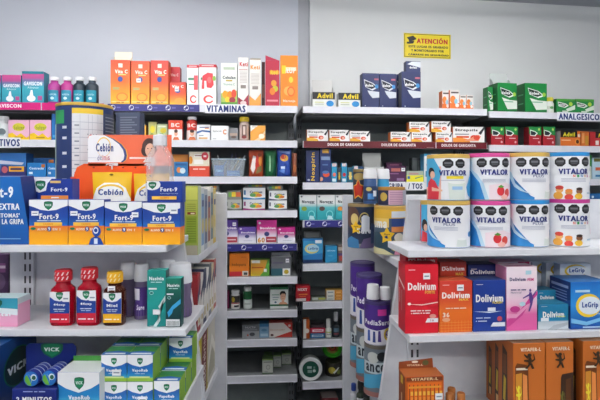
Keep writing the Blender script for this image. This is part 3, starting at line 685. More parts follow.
VP = lambda bar=None: design(grad([(0, '#8cc03a'), (.13, '#a9d24e'), (.16, '#3aa7c4'), (.3, '#1c7cc0'), (.6, '#1b5fae'), (1, '#1a519f')]), grad([(0, '#7fae30'), (1, '#8fbb3e')]), '#4f8a3a', ('p', [(0, 1), (0, .72), (.2, .62), (.5, .55), (.8, .62), (1, .72), (1, 1)], WHT), *shield(.5, .76, .22, .26), ('T', 'VapoRub', .5, .42, .62, .14, WHT), ('t', 'unguento topico', .5, .31, .4, .03, '#d5eaf4'), ('r', .1, .15, .9, .21, '#d9ea9c'), ('U', ('r', .04, .55, .96, .95, '#2f7f4a')), ('U', ('p', [(0, 0), (1, 0), (1, .3), (.5, .45), (0, .3)], '#1f5fae')), ('U', ('r', .1, .06, .9, .2, '#e6eef2')))
BIGV = design(grad([(0, '#9fc84e'), (.14, '#dfe9e0'), (.2, '#5ec0d6'), (.45, '#1f86c4'), (1, '#1b5fae')]), '#dfe4e4', '#e3e8e6', ('p', [(0, 1), (0, .74), (.2, .62), (.5, .52), (.8, .62), (1, .74), (1, 1)], WHT), *shield(.52, .74, .24, .3), ('T', 'VapoRub', .52, .4, .52, .13, WHT), ('r', .1, .12, .9, .2, '#eef2d8'))
bv = C(L, -.06, 57.5, 99.5, 372.5, Z3, BIGV, 'large white and blue ointment carton with green top flap, left of the small ointment boxes', .075, flap=(.012, '#3f8a3a'), rz=0)
GV = 'blue and green ointment boxes stacked on the bottom left shelf'
S = .0595; H = .0625; X1 = L.u(114, -.03); X2 = X1+S+.0012; X3 = X2+S+.0012
ords = ['front', 'second', 'third']
for ci, (X, cn) in enumerate(((X1, 'left'), (X2, 'middle'))):
    for rI in range(3):
        for l in range(2):
            nm = f"small blue and green ointment box, {cn} column, {ords[rI]} row, {'upper layer with its top visible' if l else 'lower layer under another box'}"
            carton((X, L.Y0-.03+rI*.062, Z3+l*(H+.0004)), S, H, .06, VP(), nm, group=GV, st=[(.62, .36, .02, .014)] if rI == 0 and (ci, l) in ((0, 1), (1, 0)) else ())
for rI, Yd in enumerate((-.025, .038, .101)):
    carton((X3, L.Y0+Yd, Z3), S, H, .06, VP(), f"small blue and green ointment box, right column beside the deck edge, {ords[rI]} row", group=GV)
carton((X3+.004, L.Y0+.09, Z3+H+.0005), S, H, .06, VP(), 'small blue and green ointment box alone on the right column, farther back than the others', group=GV)
# ================================================================ right gondola goods
VN = '#27337e'
def octs(xs, y=.868, rx=.082, ry=.115):
    o = []
    for x in xs: o += [('o', x, y, rx*1.06, ry*1.06, '#f4f5f7'), ('o', x, y, rx, ry, '#1c1c1f'), ('r', x-rx*.62, y-ry*.12, x+rx*.62, y+ry*.3, '#6a6b70'), ('r', x-rx*.5, y-ry*.45, x+rx*.5, y-ry*.32, '#55565a')]
    return o
def vital(rim, kind, shift=0.0):
    P = []
    if kind == 'plus':
        P += [('p', [(0, .75), (.14, .6), (.2, .35), (.34, .16), (.5, .05), (.5, 0), (0, 0)], '#2f86c8'), ('p', [(.02, .8), (.16, .62), (.22, .38), (.36, .2), (.46, .12), (.3, .2), (.2, .3), (.12, .5), (0, .65)], '#bfe0f2'), ('p', [(.66, .02), (.68, .2), (.84, .2), (.86, .02)], '#e3ebe6'), ('e', .76, .2, .08, .03, '#f7faf8'), ('e', .93, .3, .05, .07, '#2a7fc0')]
    if kind == 'mother':
        P += [('r', 0, 0, .4, .8, '#f1b9a8'), ('p', [(0, 1), (.28, 1), (.4, .7), (.36, .3), (0, .3)], '#4fb2dc'), ('e', .22, .66, .07, .12, '#2b2326'), ('e', .25, .6, .05, .09, '#eebfa4'), ('p', [(.12, 0), (.14, .4), (.22, .52), (.3, .45), (.37, .25), (.36, 0)], '#dd3b48'), ('p', [(.24, .3), (.42, .24), (.42, .2), (.24, .2)], '#eebfa4'), ('r', .48, .5, .74, .57, '#f2dc3a'), ('p', [(.52, .0), (.5, .42), (.78, .42), (.76, .0)], '#dfe8e0'), ('e', .64, .42, .14, .04, '#f5f8f5'), ('p', [(1, .0), (.84, .1), (.8, .3), (.9, .55), (1, .6)], '#46a5da'), ('r', .56, .24, .72, .32, '#9fc8e8')]
    if kind == 'berry':
        P += [('p', [(0, .78), (.2, .6), (.3, .38), (.36, .0), (0, 0)], '#2f86c8'), ('p', [(.06, .78), (.24, .6), (.34, .38), (.42, 0), (.36, 0), (.28, .4), (.16, .6)], '#bfe0f2'), ('p', [(.42, .0), (.42, .34), (.7, .4), (.9, .3), (.9, .0)], '#f7e4ea'), ('e', .6, .2, .065, .11, '#d8343c'), ('e', .73, .16, .06, .1, '#e04a3e'), ('p', [(.55, .3), (.6, .35), (.66, .3), (.6, .27)], '#5a9a3e'), ('e', .67, .06, .07, .06, '#f4b9ae'), ('e', .93, .3, .04, .07, '#e85a8c')]
    if kind == 'kids':
        P += [('e', .3, .22, .055, .08, '#e8b06a'), ('e', .3, .27, .06, .05, '#c83e32'), ('e', .28, .08, .07, .09, '#e0a03a'), ('e', .43, .16, .05, .075, '#d99a58'), ('e', .43, .2, .05, .04, '#e8903a'), ('e', .43, .05, .06, .07, '#d8453a'), ('e', .58, .19, .05, .07, '#8a5a3e'), ('e', .58, .24, .05, .035, '#3a2a24'), ('e', .57, .07, .06, .07, '#e9b83a'), ('e', .94, .32, .045, .09, '#2a7fc0' if rim == BLU else '#dc5a9a'), ('r', .72, .12, .86, .16, '#b9d0dc')]
    P += octs((.31, .5, .69) if kind in ('plus', 'kids', 'berry') else (.5, .68))
    tx = .51 if kind != 'mother' else .58
    P += [('T', 'VITALOR', tx, .645, .44 if kind != 'mother' else .42, .13, VN)]
    if kind == 'plus': P += [('t', 'PLUS', .56, .545, .16, .06, VN)]
    if kind == 'kids': P += [('T', c, .5+.055*i, .54, .03, .06, k) for i, (c, k) in enumerate(zip('NIÑOS', ('#e0562e', '#38a05a', '#2a7fc0', '#e0a02e', '#c8488a')))]
    P += [('r', tx-.18, y, tx+.17, y+.012, '#b4b9c8') for y in ((.47, .44, .41) if kind != 'mother' else (.46,))]
    return P
GOLD, PNK, BLU, MAG = '#dcb65a', '#dc4f9a', '#2c8fd2', '#c83c92'
GV2 = 'printed milk powder tins in two layers on the upper right shelf'
def vcan(x0, x1, yt, zb, rim, kind, label, d=.012, spin=0.0):
    r = (R.u(x1, d+.04)-R.u(x0, d+.04))/2; u = (R.u(x1, d+.04)+R.u(x0, d+.04))/2
    h = R.z((x0+x1)/2, yt, d+.0)-zb
    base = {'plus': '#3f78b8', 'berry': '#cc4680', 'kids': '#e6ebf2', 'mother': '#58b4dc'}[kind]
    pr_ = [('r', 0, 0, 1, 1, '#f3f4f6'), ('r', 0, 0, .05, 1, base)]+vital(rim, kind)
    cu = R.w(u, d+r, zb)
    # label turned to face the shopper
    rz = math.atan2(-cu[0], cu[1])
    can(cu, r-.0008, h, base, rim, pr_, label, group=GV2, rz=rz+spin, lid=rim)
    return zb+h
zc = vcan(430, 470.5, 201.5, Y1, GOLD, 'plus', 'white milk tin with gold rim and blue swirl, bottom layer, leftmost in front', spin=-.15)
vcan(471, 510, 201.5, Y1, PNK, 'berry', 'white milk tin with pink rim and strawberries, bottom layer, second from left', spin=.1)
vcan(510.5, 548.5, 200.5, Y1, BLU, 'plus', 'white milk tin with blue rim and blue swirl, bottom layer, third from left', spin=.3)
vcan(549.5, 589, 199.5, Y1, MAG, 'kids', 'white milk tin with magenta rim and small children printed, bottom layer, right end', spin=.33)
T = zc+.0005
vcan(429.5, 470, 154, T, GOLD, 'mother', 'white milk tin with gold rim and a woman in red printed, upper layer at left')
vcan(470.5, 509.5, 153, T, PNK, 'berry', 'white milk tin with pink rim and strawberries, upper layer, second from left', spin=.3)
vcan(510, 549, 152.5, T, GOLD, 'plus', 'white milk tin with gold rim and blue swirl, upper layer, third from left', spin=.33)
vcan(549.8, 588.5, 152, T, BLU, 'kids', 'white milk tin with blue rim and small children printed, upper layer at right end', spin=.33)
r = .028; u = R.u(421, .117+r)+r
can(R.w(u, .117+r, Y1), r, R.z(440, 201, .13)-Y1, '#e9e4e6', GOLD, [('p', [(0, 0), (.5, 0), (.5, 1), (0, 1)], '#4fb2dc'), ('r', .0, 0, .12, 1, '#c8384a'), ('e', .27, .45, .1, .16, '#2b2326'), ('e', .31, .38, .06, .1, '#eebfa4'), ('p', [(.15, 0), (.2, .3), (.36, .24), (.4, 0)], '#dd3b48')], 'milk tin with a woman on sky blue, mostly hidden behind the leftmost lower tin', lid=GOLD, rz=-.2)

# ---------------- pain reliever boxes
def doli(front, side, top, sub, subc, extra=(), fy=.7, title='Dolivium', fs=.09, tw=.84):
    return design(front, side, top, ('t', 'analgesico', .2, .92, .2, .02, '#e9d5d0'), ('T', title, .5, fy, tw, fs, '#fbf7f2'), ('T', sub, .74, fy-.085, .3, .045, subc), *extra)
FLASHY = [('e', .12, .43, .05, .02, '#fff3e8'), ('p', [(.02, .43), (.5, .42), (.98, .455), (.98, .44), (.5, .405)], '#f4d8cc'), ('T', 'Alivio para la cabeza', .46, .33, .6, .025, '#f6e9e4'), ('T', 'y malestar de la gripe', .45, .295, .56, .025, '#f6e9e4'), ('p', [(.6, .16), (.66, .22), (.98, .22), (.98, .16)], '#f2f2f4'), ('e', .82, .25, .1, .03, '#e9a090'), ('t', '16', .8, .19, .1, .03, '#b01a28')]
LS = [('L', ('p', [(.1, .78), (.9, .66), (.9, .62), (.1, .74)], '#f0dcd6')), ('L', ('r', .2, .4, .26, .62, '#e7b9b4')), ('L', ('r', .5, .3, .56, .6, '#c98a88'))]
REDB = doli('#d2182a', '#bd1526', '#a81424', 'FORTE', '#e9b84a', FLASHY+LS, fy=.68, fs=.11)
st = (.0165, .0145)
GD = 'pain reliever cartons on the second right shelf'
C(R, .015, 405, 438.6, 264.5, Y2, REDB, 'red pain reliever carton with white lettering, in front at the left shelf end', .055, group=GD, st=[(.63, .83)+st])
C(R, .075, 405.5, 437.5, 253.5, Y2, doli('#c5162a', '#b11424', '#b01626', 'FORTE', '#e9b84a', LS, fy=.9, fs=.05), 'taller red pain reliever carton standing behind the front red one', .05, group=GD)
ORG = doli(grad([(0, '#e2671a'), (.4, '#e8711e'), (.7, '#d8452a'), (1, '#d23a2a')]), '#cf4a22', '#d85a30', 'MAX', '#f0c24a', [('T', 'Alivio de dolores intensos', .5, .47, .62, .03, '#fbe9d8'), ('T', '36', .2, .345, .2, .09, '#fbf1e4'), ('e', .2, .25, .12, .04, '#f0b088'), *[('r', .02, .03+.055*i, .98, .037+.055*i, '#f09a4a') for i in range(4)], *[('r', .06+.1*i, .01, .067+.1*i, .24, '#f09a4a') for i in range(9)]], fy=.72, fs=.12)
C(R, .015, 439.2, 472.4, 281, Y2, ORG, 'orange pain reliever carton with lattice print, in front beside the red one', .055, group=GD, st=[(.62, .87)+st])
C(R, .08, 439.6, 466.5, 262, Y2, doli(grad([(0, '#e2671a'), (.6, '#de5a24'), (.82, '#d8452a'), (1, '#b83a2c')]), '#cf4a22', '#c04a30', 'MAX', '#f0c24a', fy=.89, fs=.065), 'taller orange pain reliever carton standing behind the front orange one', .05, group=GD)
NVD = doli('#1c3a8e', '#182e70', '#24407e', 'FLASH', '#e8d04a', [('p', [(.0, .4), (.5, .39), (.9, .4), (.5, .365)], '#e6eef8'), ('r', .44, .4, .68, .47, '#eef2f6'), ('T', 'Alivio rapido', .3, .27, .44, .03, '#d8e2f2'), ('T', 'y efectivo', .24, .21, .34, .03, '#d8e2f2'), ('p', [(.52, .1), (.6, .18), (.97, .18), (.97, .1)], '#eef0f4'), ('e', .8, .25, .08, .05, '#c84a5a')], fy=.65, fs=.15)
C(R, .015, 473, 505.8, 280.5, Y2, NVD, 'navy pain reliever carton with yellow word, in front between orange and pink', .055, group=GD)
C(R, .08, 468, 497, 264.5, Y2, doli('#25306e', '#1c2858', '#3a3a60', 'FLASH', '#d8b84a', fy=.87, fs=.07), 'taller dark navy pain reliever carton standing behind the front navy one', .05, group=GD)
FEM = design(grad([(0, '#e562a4'), (.25, '#e86aa9'), (.42, '#f6c6dc'), (.55, '#f8dce8'), (1, '#f6e6ec')]), '#e890b8', '#e6c8d4', ('T', 'Dolivium', .36, .805, .52, .055, '#3a3468'), ('T', 'FEM', .78, .80, .2, .045, '#d8448e'), ('r', .62, .88, .8, .94, '#b4dce6'), ('t', 'Alivio del dolor', .38, .64, .5, .03, '#5a4a78'), ('t', 'Menstrual', .3, .6, .34, .03, '#5a4a78'),
    ('p', [(.0, .16), (.4, .3), (.75, .52), (1, .62), (1, .56), (.8, .46), (.5, .24), (.1, .08), (0, .06)], '#d64a94'), ('p', [(0, .28), (.3, .26), (.62, .4), (.9, .46), (.62, .34), (.3, .2), (0, .2)], '#f0a0c6'), ('e', .76, .63, .035, .025, '#5a3f88'), ('p', [(.72, .6), (.8, .6), (.86, .5), (.82, .4), (.74, .3), (.7, .3), (.76, .42), (.72, .5)], '#5a3f88'), ('p', [(.74, .58), (.52, .52), (.52, .5), (.74, .55)], '#5a3f88'), ('p', [(.84, .56), (.96, .64), (.97, .62), (.86, .53)], '#5a3f88'), ('e', .26, .34, .16, .05, '#c23a86'), ('e', .5, .42, .1, .035, '#bfe0e8'), ('U', ('r', .1, .1, .9, .4, '#d690b0')))
C(R, .015, 506.4, 537.3, 267, Y2, FEM, 'tall white and pink pain reliever carton with a dancing figure', .055, group=GD)
C(R, .075, 498, 531, 262, Y2, design('#efe2e8', '#e6b0c8', '#d9a0ba', ('T', 'Dolivium', .4, .82, .5, .05, '#6a3a68'), ('r', .6, .9, .95, 1, '#c83a6a')), 'white and pink pain reliever carton standing behind the tall pink one', .05, group=GD)
TL = doli(grad([(0, '#d2d8dc'), (.3, '#c6d2d8'), (.36, '#1f80a8'), (1, '#1c769e')]), '#3a6a80', '#2a7f9e', 'FORTE', '#c8dc4a', [('r', .08, .34, .34, .48, '#e8eef2'), ('p', [(.3, .0), (.5, .18), (.98, .3), (.98, .2), (.6, .0)], '#b4bcc2')], fy=.6, fs=.24, tw=.7)
C(R, .015, 538, 568.6, 304.5, Y2, TL, 'low teal and silver pain reliever carton, in front beside the large blue box', .05, group=GD)
C(R, .07, 537, 557, 290.5, Y2, doli('#1f7a9c', '#256a80', '#2a7f9e', '', '#fff', fy=.78, fs=.12, tw=.7), 'teal pain reliever carton standing behind the low teal and silver one', .05, group=GD)
LGB = grad([(0, '#14489c'), (.12, '#1a62b8'), (.5, '#2b8fd8'), (.85, '#1f78c6'), (1, '#1a64b4')])
LEG = design(LGB, '#1c3a7c', '#3a78b8', ('r', .12, .78, .5, .83, '#bfe0f4'), ('r', .8, .76, 1, .86, '#eef2f6'), ('e', .46, .5, .33, .25, '#f2cf3a'), ('e', .5, .5, .30, .19, '#e9f3fa'), ('T', 'LeGrip', .50, .5, .42, .15, '#1a4a98'), ('p', [(.86, .6), (.98, .62), (.98, .56), (.9, .54)], '#f0b428'), ('t', 'antigripal', .8, .32, .3, .04, '#e6f2fb'), ('p', [(0, .24), (.4, .16), (1, .3), (1, .22), (.4, .08), (0, .14)], '#7fc4ec'), ('L', ('r', .1, .84, .9, .9, '#9fb6de')), ('L', ('p', [(.0, .2), (1, .5), (1, .62), (0, .36)], '#2a5aa8')), *[('L', ('r', .15, .58+.06*i, .85, .6+.06*i, '#8b9fd0')) for i in range(4)], ('r', .3, .03, .9, .06, '#bcd8f0'))
LEW = design(grad([(0, '#1f6fc0'), (.45, '#4aa4dc'), (.55, '#eef4f8'), (1, '#e6eff5')]), '#b4c8dc', '#dfe8ee', ('e', .5, .87, .36, .12, '#f2cf3a'), ('e', .54, .87, .33, .095, '#eef5fa'), ('T', 'LeGrip', .54, .87, .5, .10, '#1a4a98'))
GL = 'white and blue flu remedy boxes at the right end of the second shelf'
C(R, .012, 570.5, 609, 282, Y2, LEG, 'large blue flu remedy box with yellow ring, in front at the right edge', .085, group=GL)
C(R, .105, 560, 591, 264, Y2, LEW, 'white topped flu remedy box, nearest of the three behind the large blue one', .028, group=GL)
C(R, .137, 546, 576, 262.8, Y2, LEW, 'white topped flu remedy box, middle one of three behind the large blue one', .022, group=GL)
C(R, .160, 532, 562, 261.8, Y2, LEW, 'white topped flu remedy box, hindmost of three near the tall pink carton', .012, group=GL)

# ---------------- bottom deck
BR = '#9a4a1c'
hb = design('#c05a1e', '#8a421a', '#a85a2a', ('r', .03, .93, .97, .99, '#7a3516'), ('T', 'VITAFER-L', .5, .96, .7, .04, '#e8c89a'), ('r', .06, .0, .94, .91, '#e8701e'), *[('r', .10+.107*i, .02, .118+.107*i, .88, '#6e2c10') for i in range(8)], *[('r', .135+.107*i, .72, .2+.107*i, .78, '#f8c04a') for i in range(8)], *[('r', .135+.107*i, .3, .2+.107*i, .7, '#f7963a') for i in range(8)], ('r', .08, .83, .92, .86, '#e9a03a'),
            ('L', ('r', .35, .84, .65, .96, '#d8b43a')), ('L', ('t', 'VITAFER', .5, .4, .22, .6, '#e8c89a', 1)))
o = C(R, -.04, 405, 444, 376.5, Y3, hb, 'brown display box of orange sticks with a raised header, below the end panel', .05, st=[(.86, .70, .017, .014)])
w = R.u(444, -.04)-R.u(405, -.04); h = R.z(422, 376.5, -.04)-Y3
m = MB(); hh = R.z(422, 361, .0)-R.z(422, 369.5, .0); q = [(-w*.5, h-.002), (w*.42, h-.002), (w*.40, h+hh*1.1), (-w*.49, h+hh*.75)]
m.prism(q, .048, .05, '#8a4420'); art(m, [('T', 'VITAFER-L', .45, .3, .5, .2, '#e6cfae'), ('e', .78, .55, .1, .3, '#5a5a32'), ('e', .45, .7, .1, .14, '#f0e4d0')], w*.86, hh, x0=-w*.46, z0=h+.001, warp=lambda x, z, off: (x, .048-off, z)); m.build('header_card', o)
for px, py, rr, d, nm in ((451.5, 388, 3.9, -.005, 'small brown tube standing rearmost of three by the stick display box'), (449.8, 393.5, 4.0, -.03, 'small brown tube in front left of three by the stick display box'), (461, 393, 4.0, -.028, 'small brown tube at the right of three by the stick display box')):
    r = rr/480*1.12
    root = empty('tonic_tube', R.w(R.u(px, d), d, Y3)); tag(root, nm, 'tube', 'small brown tonic tubes on the bottom right deck')
    h = R.z(px, py, d)-Y3
    m = MB(); m.lathe([(0, 0, '#8a4a20'), (r*.96, 0), (r*.96, h*.8), (0, h*.8)], '#8a4a20', 20); art_cyl(m, [('r', 0, .1, 1, .4, '#c8862e')], r*.96, 0, h*.8); m.build('body', root)
    m = MB(); m.lathe([(r*.9, h*.79, '#a8662e'), (r, h*.8), (r, h*.985), (r*.9, h), (0, h)], '#a8662e', 20); m.build('cap', root)
def lion(cx, cy, w, h, c): return [('p', [(cx+x*w, cy+y*h) for x, y in q], c) for q in ([(-.1, -.2), (.12, -.25), (.2, .1), (.05, .4), (-.12, .3)], [(-.1, .3), (-.45, .5), (-.5, .42), (-.2, .15)], [(-.1, .1), (-.5, .1), (-.48, 0), (-.1, -.05)], [(-.05, -.15), (-.4, -.45), (-.2, -.5), (.1, -.2)], [(.05, -.2), (.2, -.5), (.42, -.48), (.2, -.1)], [(.15, -.1), (.5, .1), (.38, .48), (.3, .45), (.38, .15), (.18, .08)])]+[('e', cx-.02*w, cy+.4*h, .18*w, .12*h, c)]
def vita(win):
    if win == 'L': a = [('p', [(.06, 0), (.06, .74), (.12, .78), (.42, .76), (.47, .70), (.52, 0)], '#6e3a14'), ('p', [(.08, 0), (.08, .66), (.27, .67), (.28, 0)], '#cf8a2e'), ('p', [(.30, 0), (.30, .66), (.43, .64), (.48, 0)], '#e8904a'), ('T', 'VITAFER', .27, .715, .36, .04, '#f2e6d0')]+lion(.17, .42, .17, .22, '#ecdc3a')
    else: a = [('p', [(.5, 0), (.54, .6), (.58, .64), (1, .66), (1, 0)], '#3a2416'), ('p', [(.72, 0), (.72, .58), (.9, .6), (.9, 0)], '#5a3418')]+lion(.6, .3, .18, .3, '#6b6a2e')
    return design('#c26a26', '#a8581e', '#6a4420', *a, ('T', 'VITAFER-L', .54, .93, .64, .038, '#f0e0c8'), *lion(.5, .80, .36, .17, '#3a2a18'), ('r', .58 if win == 'L' else .1, .13, .84 if win == 'L' else .36, .15, '#e8dcc8'), ('r', .58 if win == 'L' else .1, .09, .84 if win == 'L' else .36, .1, '#d8b83a'),
      ('L', ('p', [(.25, .1), (.3, .92), (.62, .86), (.66, .14)], '#3a2314')), ('L', ('p', [(.35, .3), (.5, .28), (.55, .55), (.4, .58)], '#c0a828')), ('L', ('r', .36, .6, .58, .82, '#6a3a1a')), ('L', ('r', .38, .12, .58, .24, '#c8a06a')))
GVF = 'tall brown tonic boxes on the bottom right deck'
VZ = 343
C(R, -.02, 513, 545.2, 339.5, Y3, vita('L'), 'tall brown tonic box with cut-out window at its left, front of the row', .07, group=GVF, name='tonic_carton', ztop=Y2-.0185)
C(R, -.02, 545.8, 573.6, 339, Y3, vita('R'), 'tall brown tonic box with cut-out window at its right, beside the dark gap', .07, group=GVF, name='tonic_carton', ztop=Y2-.0185)
C(R, .055, 503.5, 535, 341.5, Y3, vita('L'), 'tall brown tonic box in the second row, showing its flank window', .06, group=GVF, name='tonic_carton', ztop=Y2-.0185)
C(R, .12, 495, 526, 343.5, Y3, vita('L'), 'tall brown tonic box in the hindmost row, showing its flank at far left', .05, group=GVF, name='tonic_carton', ztop=Y2-.0185)
C(R, -.02, 583, 612, 338.5, Y3, vita('L'), 'tall brown tonic box right of the dark gap, cut by the photo edge', .07, group=GVF, name='tonic_carton', ztop=Y2-.0185)

# ---------------- aisle shelf of the right gondola: shake tins
def px_can(px, wpx, t, zb, zt, base, rim, prims, label, group, tags=(), rz=-.25, name='nutrition_tin', lid=None):
    x = (px-300)/F*t; r = wpx/2/F*t
    return can((x, t, zb), r-.0006, zt-zb, base, rim, prims, label, name=name, group=group, tags=tags, rz=rz, lid=lid)
def zpx(py, t): return CZ+(HZ-py)/F*t
GE = 'nutrition shake tins on the upper aisle shelf'
EN = lambda t: [('r', 0, 0, 1, 1, '#27324c'), ('r', 0, 0, 1, .1, '#8a8a86'), ('e', .3, .75, .2, .28, '#5a4038'), ('e', .62, .72, .12, .15, '#c9b56a'), ('e', .62, .72, .1, .12, '#2a2a34'), ('e', .38, .7, .1, .14, '#d8c07a'), ('p', [(.55, .4), (.75, .4), (.75, .75), (.68, .8), (.6, .8), (.55, .75)], '#e9eef4'), ('T', t, .62, .42, .34, .14, '#eef2f8'), ('p', [(.5, 0), (1, 0), (1, .3), (.6, .22)], '#6a5a80'), ('p', [(.15, 0), (.5, 0), (.48, .2), (.3, .28), (.1, .16)], '#3f7fb0'), ('r', .78, .1, 1, .6, '#3b4c74')]
t1 = 1.62
px_can(361, 26.5, 1.60, SR[0], zpx(203.5, 1.60), '#2a3450', '#9a8458', EN('Sure'), 'dark shake tin with yellow star tag, at the far end of the upper aisle shelf', GE, [(-.25, .47, .020, '#f2c31e', ('Ahora', '2'))])
px_can(390, 31.5, 1.462, SR[0], zpx(205.5, 1.462), '#44505c', '#c89e4a', [('r', 0, 0, 1, 1, '#46586a'), ('r', 0, .8, 1, 1, '#e0b038'), ('p', [(0, .65), (.5, .6), (.5, .8), (0, .8)], '#e8c468'), ('T', 'uma', .3, .66, .34, .15, '#f0ede6'), ('p', [(.0, 0), (.5, 0), (.6, .3), (.3, .5), (0, .45)], '#2f4858'), ('p', [(0, 0), (.6, 0), (.4, .12), (0, .16)], '#d8d0a0'), ('e', .62, .2, .09, .12, '#c8b85a'), ('r', .55, .62, .85, .8, '#24407e'), ('r', .55, .5, .88, .62, '#e08a4a'), ('r', .55, .82, .9, .96, '#cfd6dc'), ('p', [(.6, 0), (.9, 0), (.9, .2), (.64, .22)], '#d890a8'), ('e', .7, .38, .1, .1, '#e9e4d0')], 'large shake tin with gold rim and yellow star tag, nearest on the upper aisle shelf', GE, [(-.12, .4, .023, '#f2c31e', ('Ahora', '1'))])
za = zpx(203.5, 1.60)
px_can(391.5, 27, 1.462, zpx(205.5, 1.462)+.0005, zpx(187, 1.462), '#3a3f5c', '#b8843a', [('r', 0, 0, .45, 1, '#2c3150'), ('e', .32, .55, .1, .3, '#c8a84a'), ('r', .45, 0, 1, 1, '#dcb4c4'), *[('r', .48, .1+.12*i, .8, .15+.12*i, '#b088a0') for i in range(7)], ('r', .8, 0, 1, 1, '#b9b9c4')], 'short shake tin with copper rim and pink fine-print label, on top of the large tin', GE)
px_can(360.2, 14.5, 1.632, za+.0005, zpx(169.5, 1.64), '#3a3f50', '#8f7a4a', [('r', 0, 0, 1, 1, '#39404e'), ('s', .45, .42, .3, .4, '#e8b43a'), ('s', .45, .42, .25, .33, '#c8321e'), ('e', .5, .85, .3, .12, '#a89050')], 'narrow dark shake tin with a red star, stacked at the far end', GE)
def shake2(px, wpx, t, zb, yt, yc, label, body, grp, prims=None):
    x = (px-300)/F*t; r = wpx/2/F*t; h = zpx(yt, t)-zb; hc = zpx(yc, t)-zb
    root = empty('nutrition_shake_bottle', (x, t, zb)); tag(root, label, 'bottle', grp)
    m = MB(); m.lathe([(0, 0, body), (r*.92, 0), (r*.97, .004), (r*.97, hc*.6), (r*.85, hc*.97), (0, hc)], body, 24)
    if prims: art_cyl(m, prims, r*.97, .01, hc*.55)
    m.build('body', root)
    m = MB(); m.lathe([(0, hc-.003, '#f0f1f3'), (r*.98, hc-.003), (r, hc), (r*.9, h-.003), (r*.84, h), (0, h)], '#f0f1f3', 28); m.build('cap', root)
BG = 'white capped shake bottles on the upper aisle shelf'
BP = [('r', 0, 0, 1, 1, '#2c3c5e'), ('e', .4, .8, .14, .14, '#cdb766'), ('r', .35, .1, .65, .5, '#4a8ac8'), ('p', [(.6, .3), (.8, .3), (.8, .7), (.6, .7)], '#e9eef2')]
shake2(370, 14, 1.578, za+.0005, 169, 177.8, 'white capped shake bottle with navy label beside the red star tin', '#3f5f90', BG, BP)
shake2(383.2, 13, 1.592, za+.0005, 169.2, 178.2, 'white capped shake bottle with sky blue body, right of the navy labelled one', '#3a9ac8', BG, [('e', .5, .4, .2, .3, '#8fd0e8')])
# tin under the two bottles
px_can(385.5, 21, 1.602, SR[0], za, '#353d52', '#9a8458', EN('S'), 'dark shake tin standing behind the large gold rimmed one, under two bottles', GE)
# middle / lower stack
GP = 'purple and grey milk tins stacked on the lower aisle shelf'
PS = lambda lite=True: [('r', 0, .42, 1, 1, '#4a2a86'), ('p', [(0, .42), (.5, .36), (1, .46), (1, 0), (0, 0)], '#eceaf0'), ('r', .52, .74, .74, .9, '#d83a9a'), ('T', 'PediaSure', .5, .56, .66, .13, '#f3f0f8'), ('p', [(.26, .08), (.34, .08), (.33, .36), (.27, .36)], '#3a5aa8'), ('p', [(.4, .06), (.47, .06), (.46, .34), (.41, .34)], '#3a4a88'), ('p', [(.52, .08), (.6, .08), (.58, .36), (.53, .36)], '#4a3a86'), ('e', .76, .26, .1, .16, '#e8c83a'), ('e', .76, .26, .06, .1, '#5a3a8a'), ('T', 'S', .76, .26, .06, .14, '#f4ecc8')]
GY = [('r', 0, 0, 1, 1, '#6d7881'), ('r', .1, .48, .9, .72, '#c2ccd0'), ('T', 'ance', .45, .6, .5, .17, '#28323c'), ('p', [(0, .1), (.5, .2), (1, .05), (1, .35), (.6, .5), (0, .4)], '#4aa0c4'), ('e', .4, .82, .14, .12, '#c9ccc8'), ('e', .62, .85, .12, .1, '#20242a'), ('r', 0, 0, 1, .1, '#a06a62'), ('p', [(.6, .5), (1, .4), (1, .75), (.7, .8)], '#77bcd8')]
cols = [(1.405, 377.5, 26.5, (.148, .125), 'nearest'), (1.505, 369.3, 26, (.163, .165), 'middle'), (1.612, 362.5, 24.5, (.17, .176), 'farthest')]
for t, px, wp, hs, pw in cols:
    z = SR[1]
    for k, hcan in enumerate(hs):
        P_, base, rim = (PS(), '#4a2a86', '#463a70') if k else (GY, '#56616c', '#6a6258')
        nm = f'purple and white milk tin on top of the {pw} stack, lower aisle shelf' if k else f'grey and sky blue milk tin at the bottom of the {pw} stack, lower aisle shelf'
        px_can(px, wp, t, z, z+hcan, base, rim, P_, nm, GP, rz=-.2, lid=rim)
        z += hcan+.0005
    if pw == 'nearest': ztop2 = z
shake2(373.0, 13, 1.392, ztop2, 284.5, 297.5, 'short white capped bottle on the nearest purple tin, left of two', '#4a3a7a', 'short shake bottles on the purple tins')
shake2(385.0, 11.5, 1.402, ztop2, 287, 298, 'short white capped bottle on the nearest purple tin, right of two', '#4a3a7a', 'short shake bottles on the purple tins')
def low(px, wpx, t, yt, cap, body, label, pr):
    x = (px-300)/F*t; r = wpx/2/F*t
    return bottle((x, t, SR[2]), r, zpx(yt, t)-SR[2], body, cap, label, pr, (.1, .7), .62, .16, .06, name='tonic_bottle', group='tonic bottles on the lowest aisle shelf', lab='#e4e6ea')
low(353.6, 7, 1.72, 383.5, '#2a4aa0', '#e2e4ea', 'white bottle with blue cap at the far end of the lowest aisle shelf', [('r', 0, .4, 1, .6, '#3a5ab0')])
low(360.8, 9, 1.66, 380.5, '#2a2a2c', '#2f3a2e', 'dark bottle with black cap beside the blue capped one', [('r', 0, .5, 1, .9, '#3f5a34'), ('e', .5, .3, .3, .2, '#c8d0c0')])
low(366.5, 11, 1.56, 386, '#26282a', '#39403a', 'large dark bottle with green and white label, nearest on the lowest aisle shelf', [('r', 0, .6, 1, 1, '#5f7a44'), ('r', .2, .1, .8, .5, '#f0f2ee')])
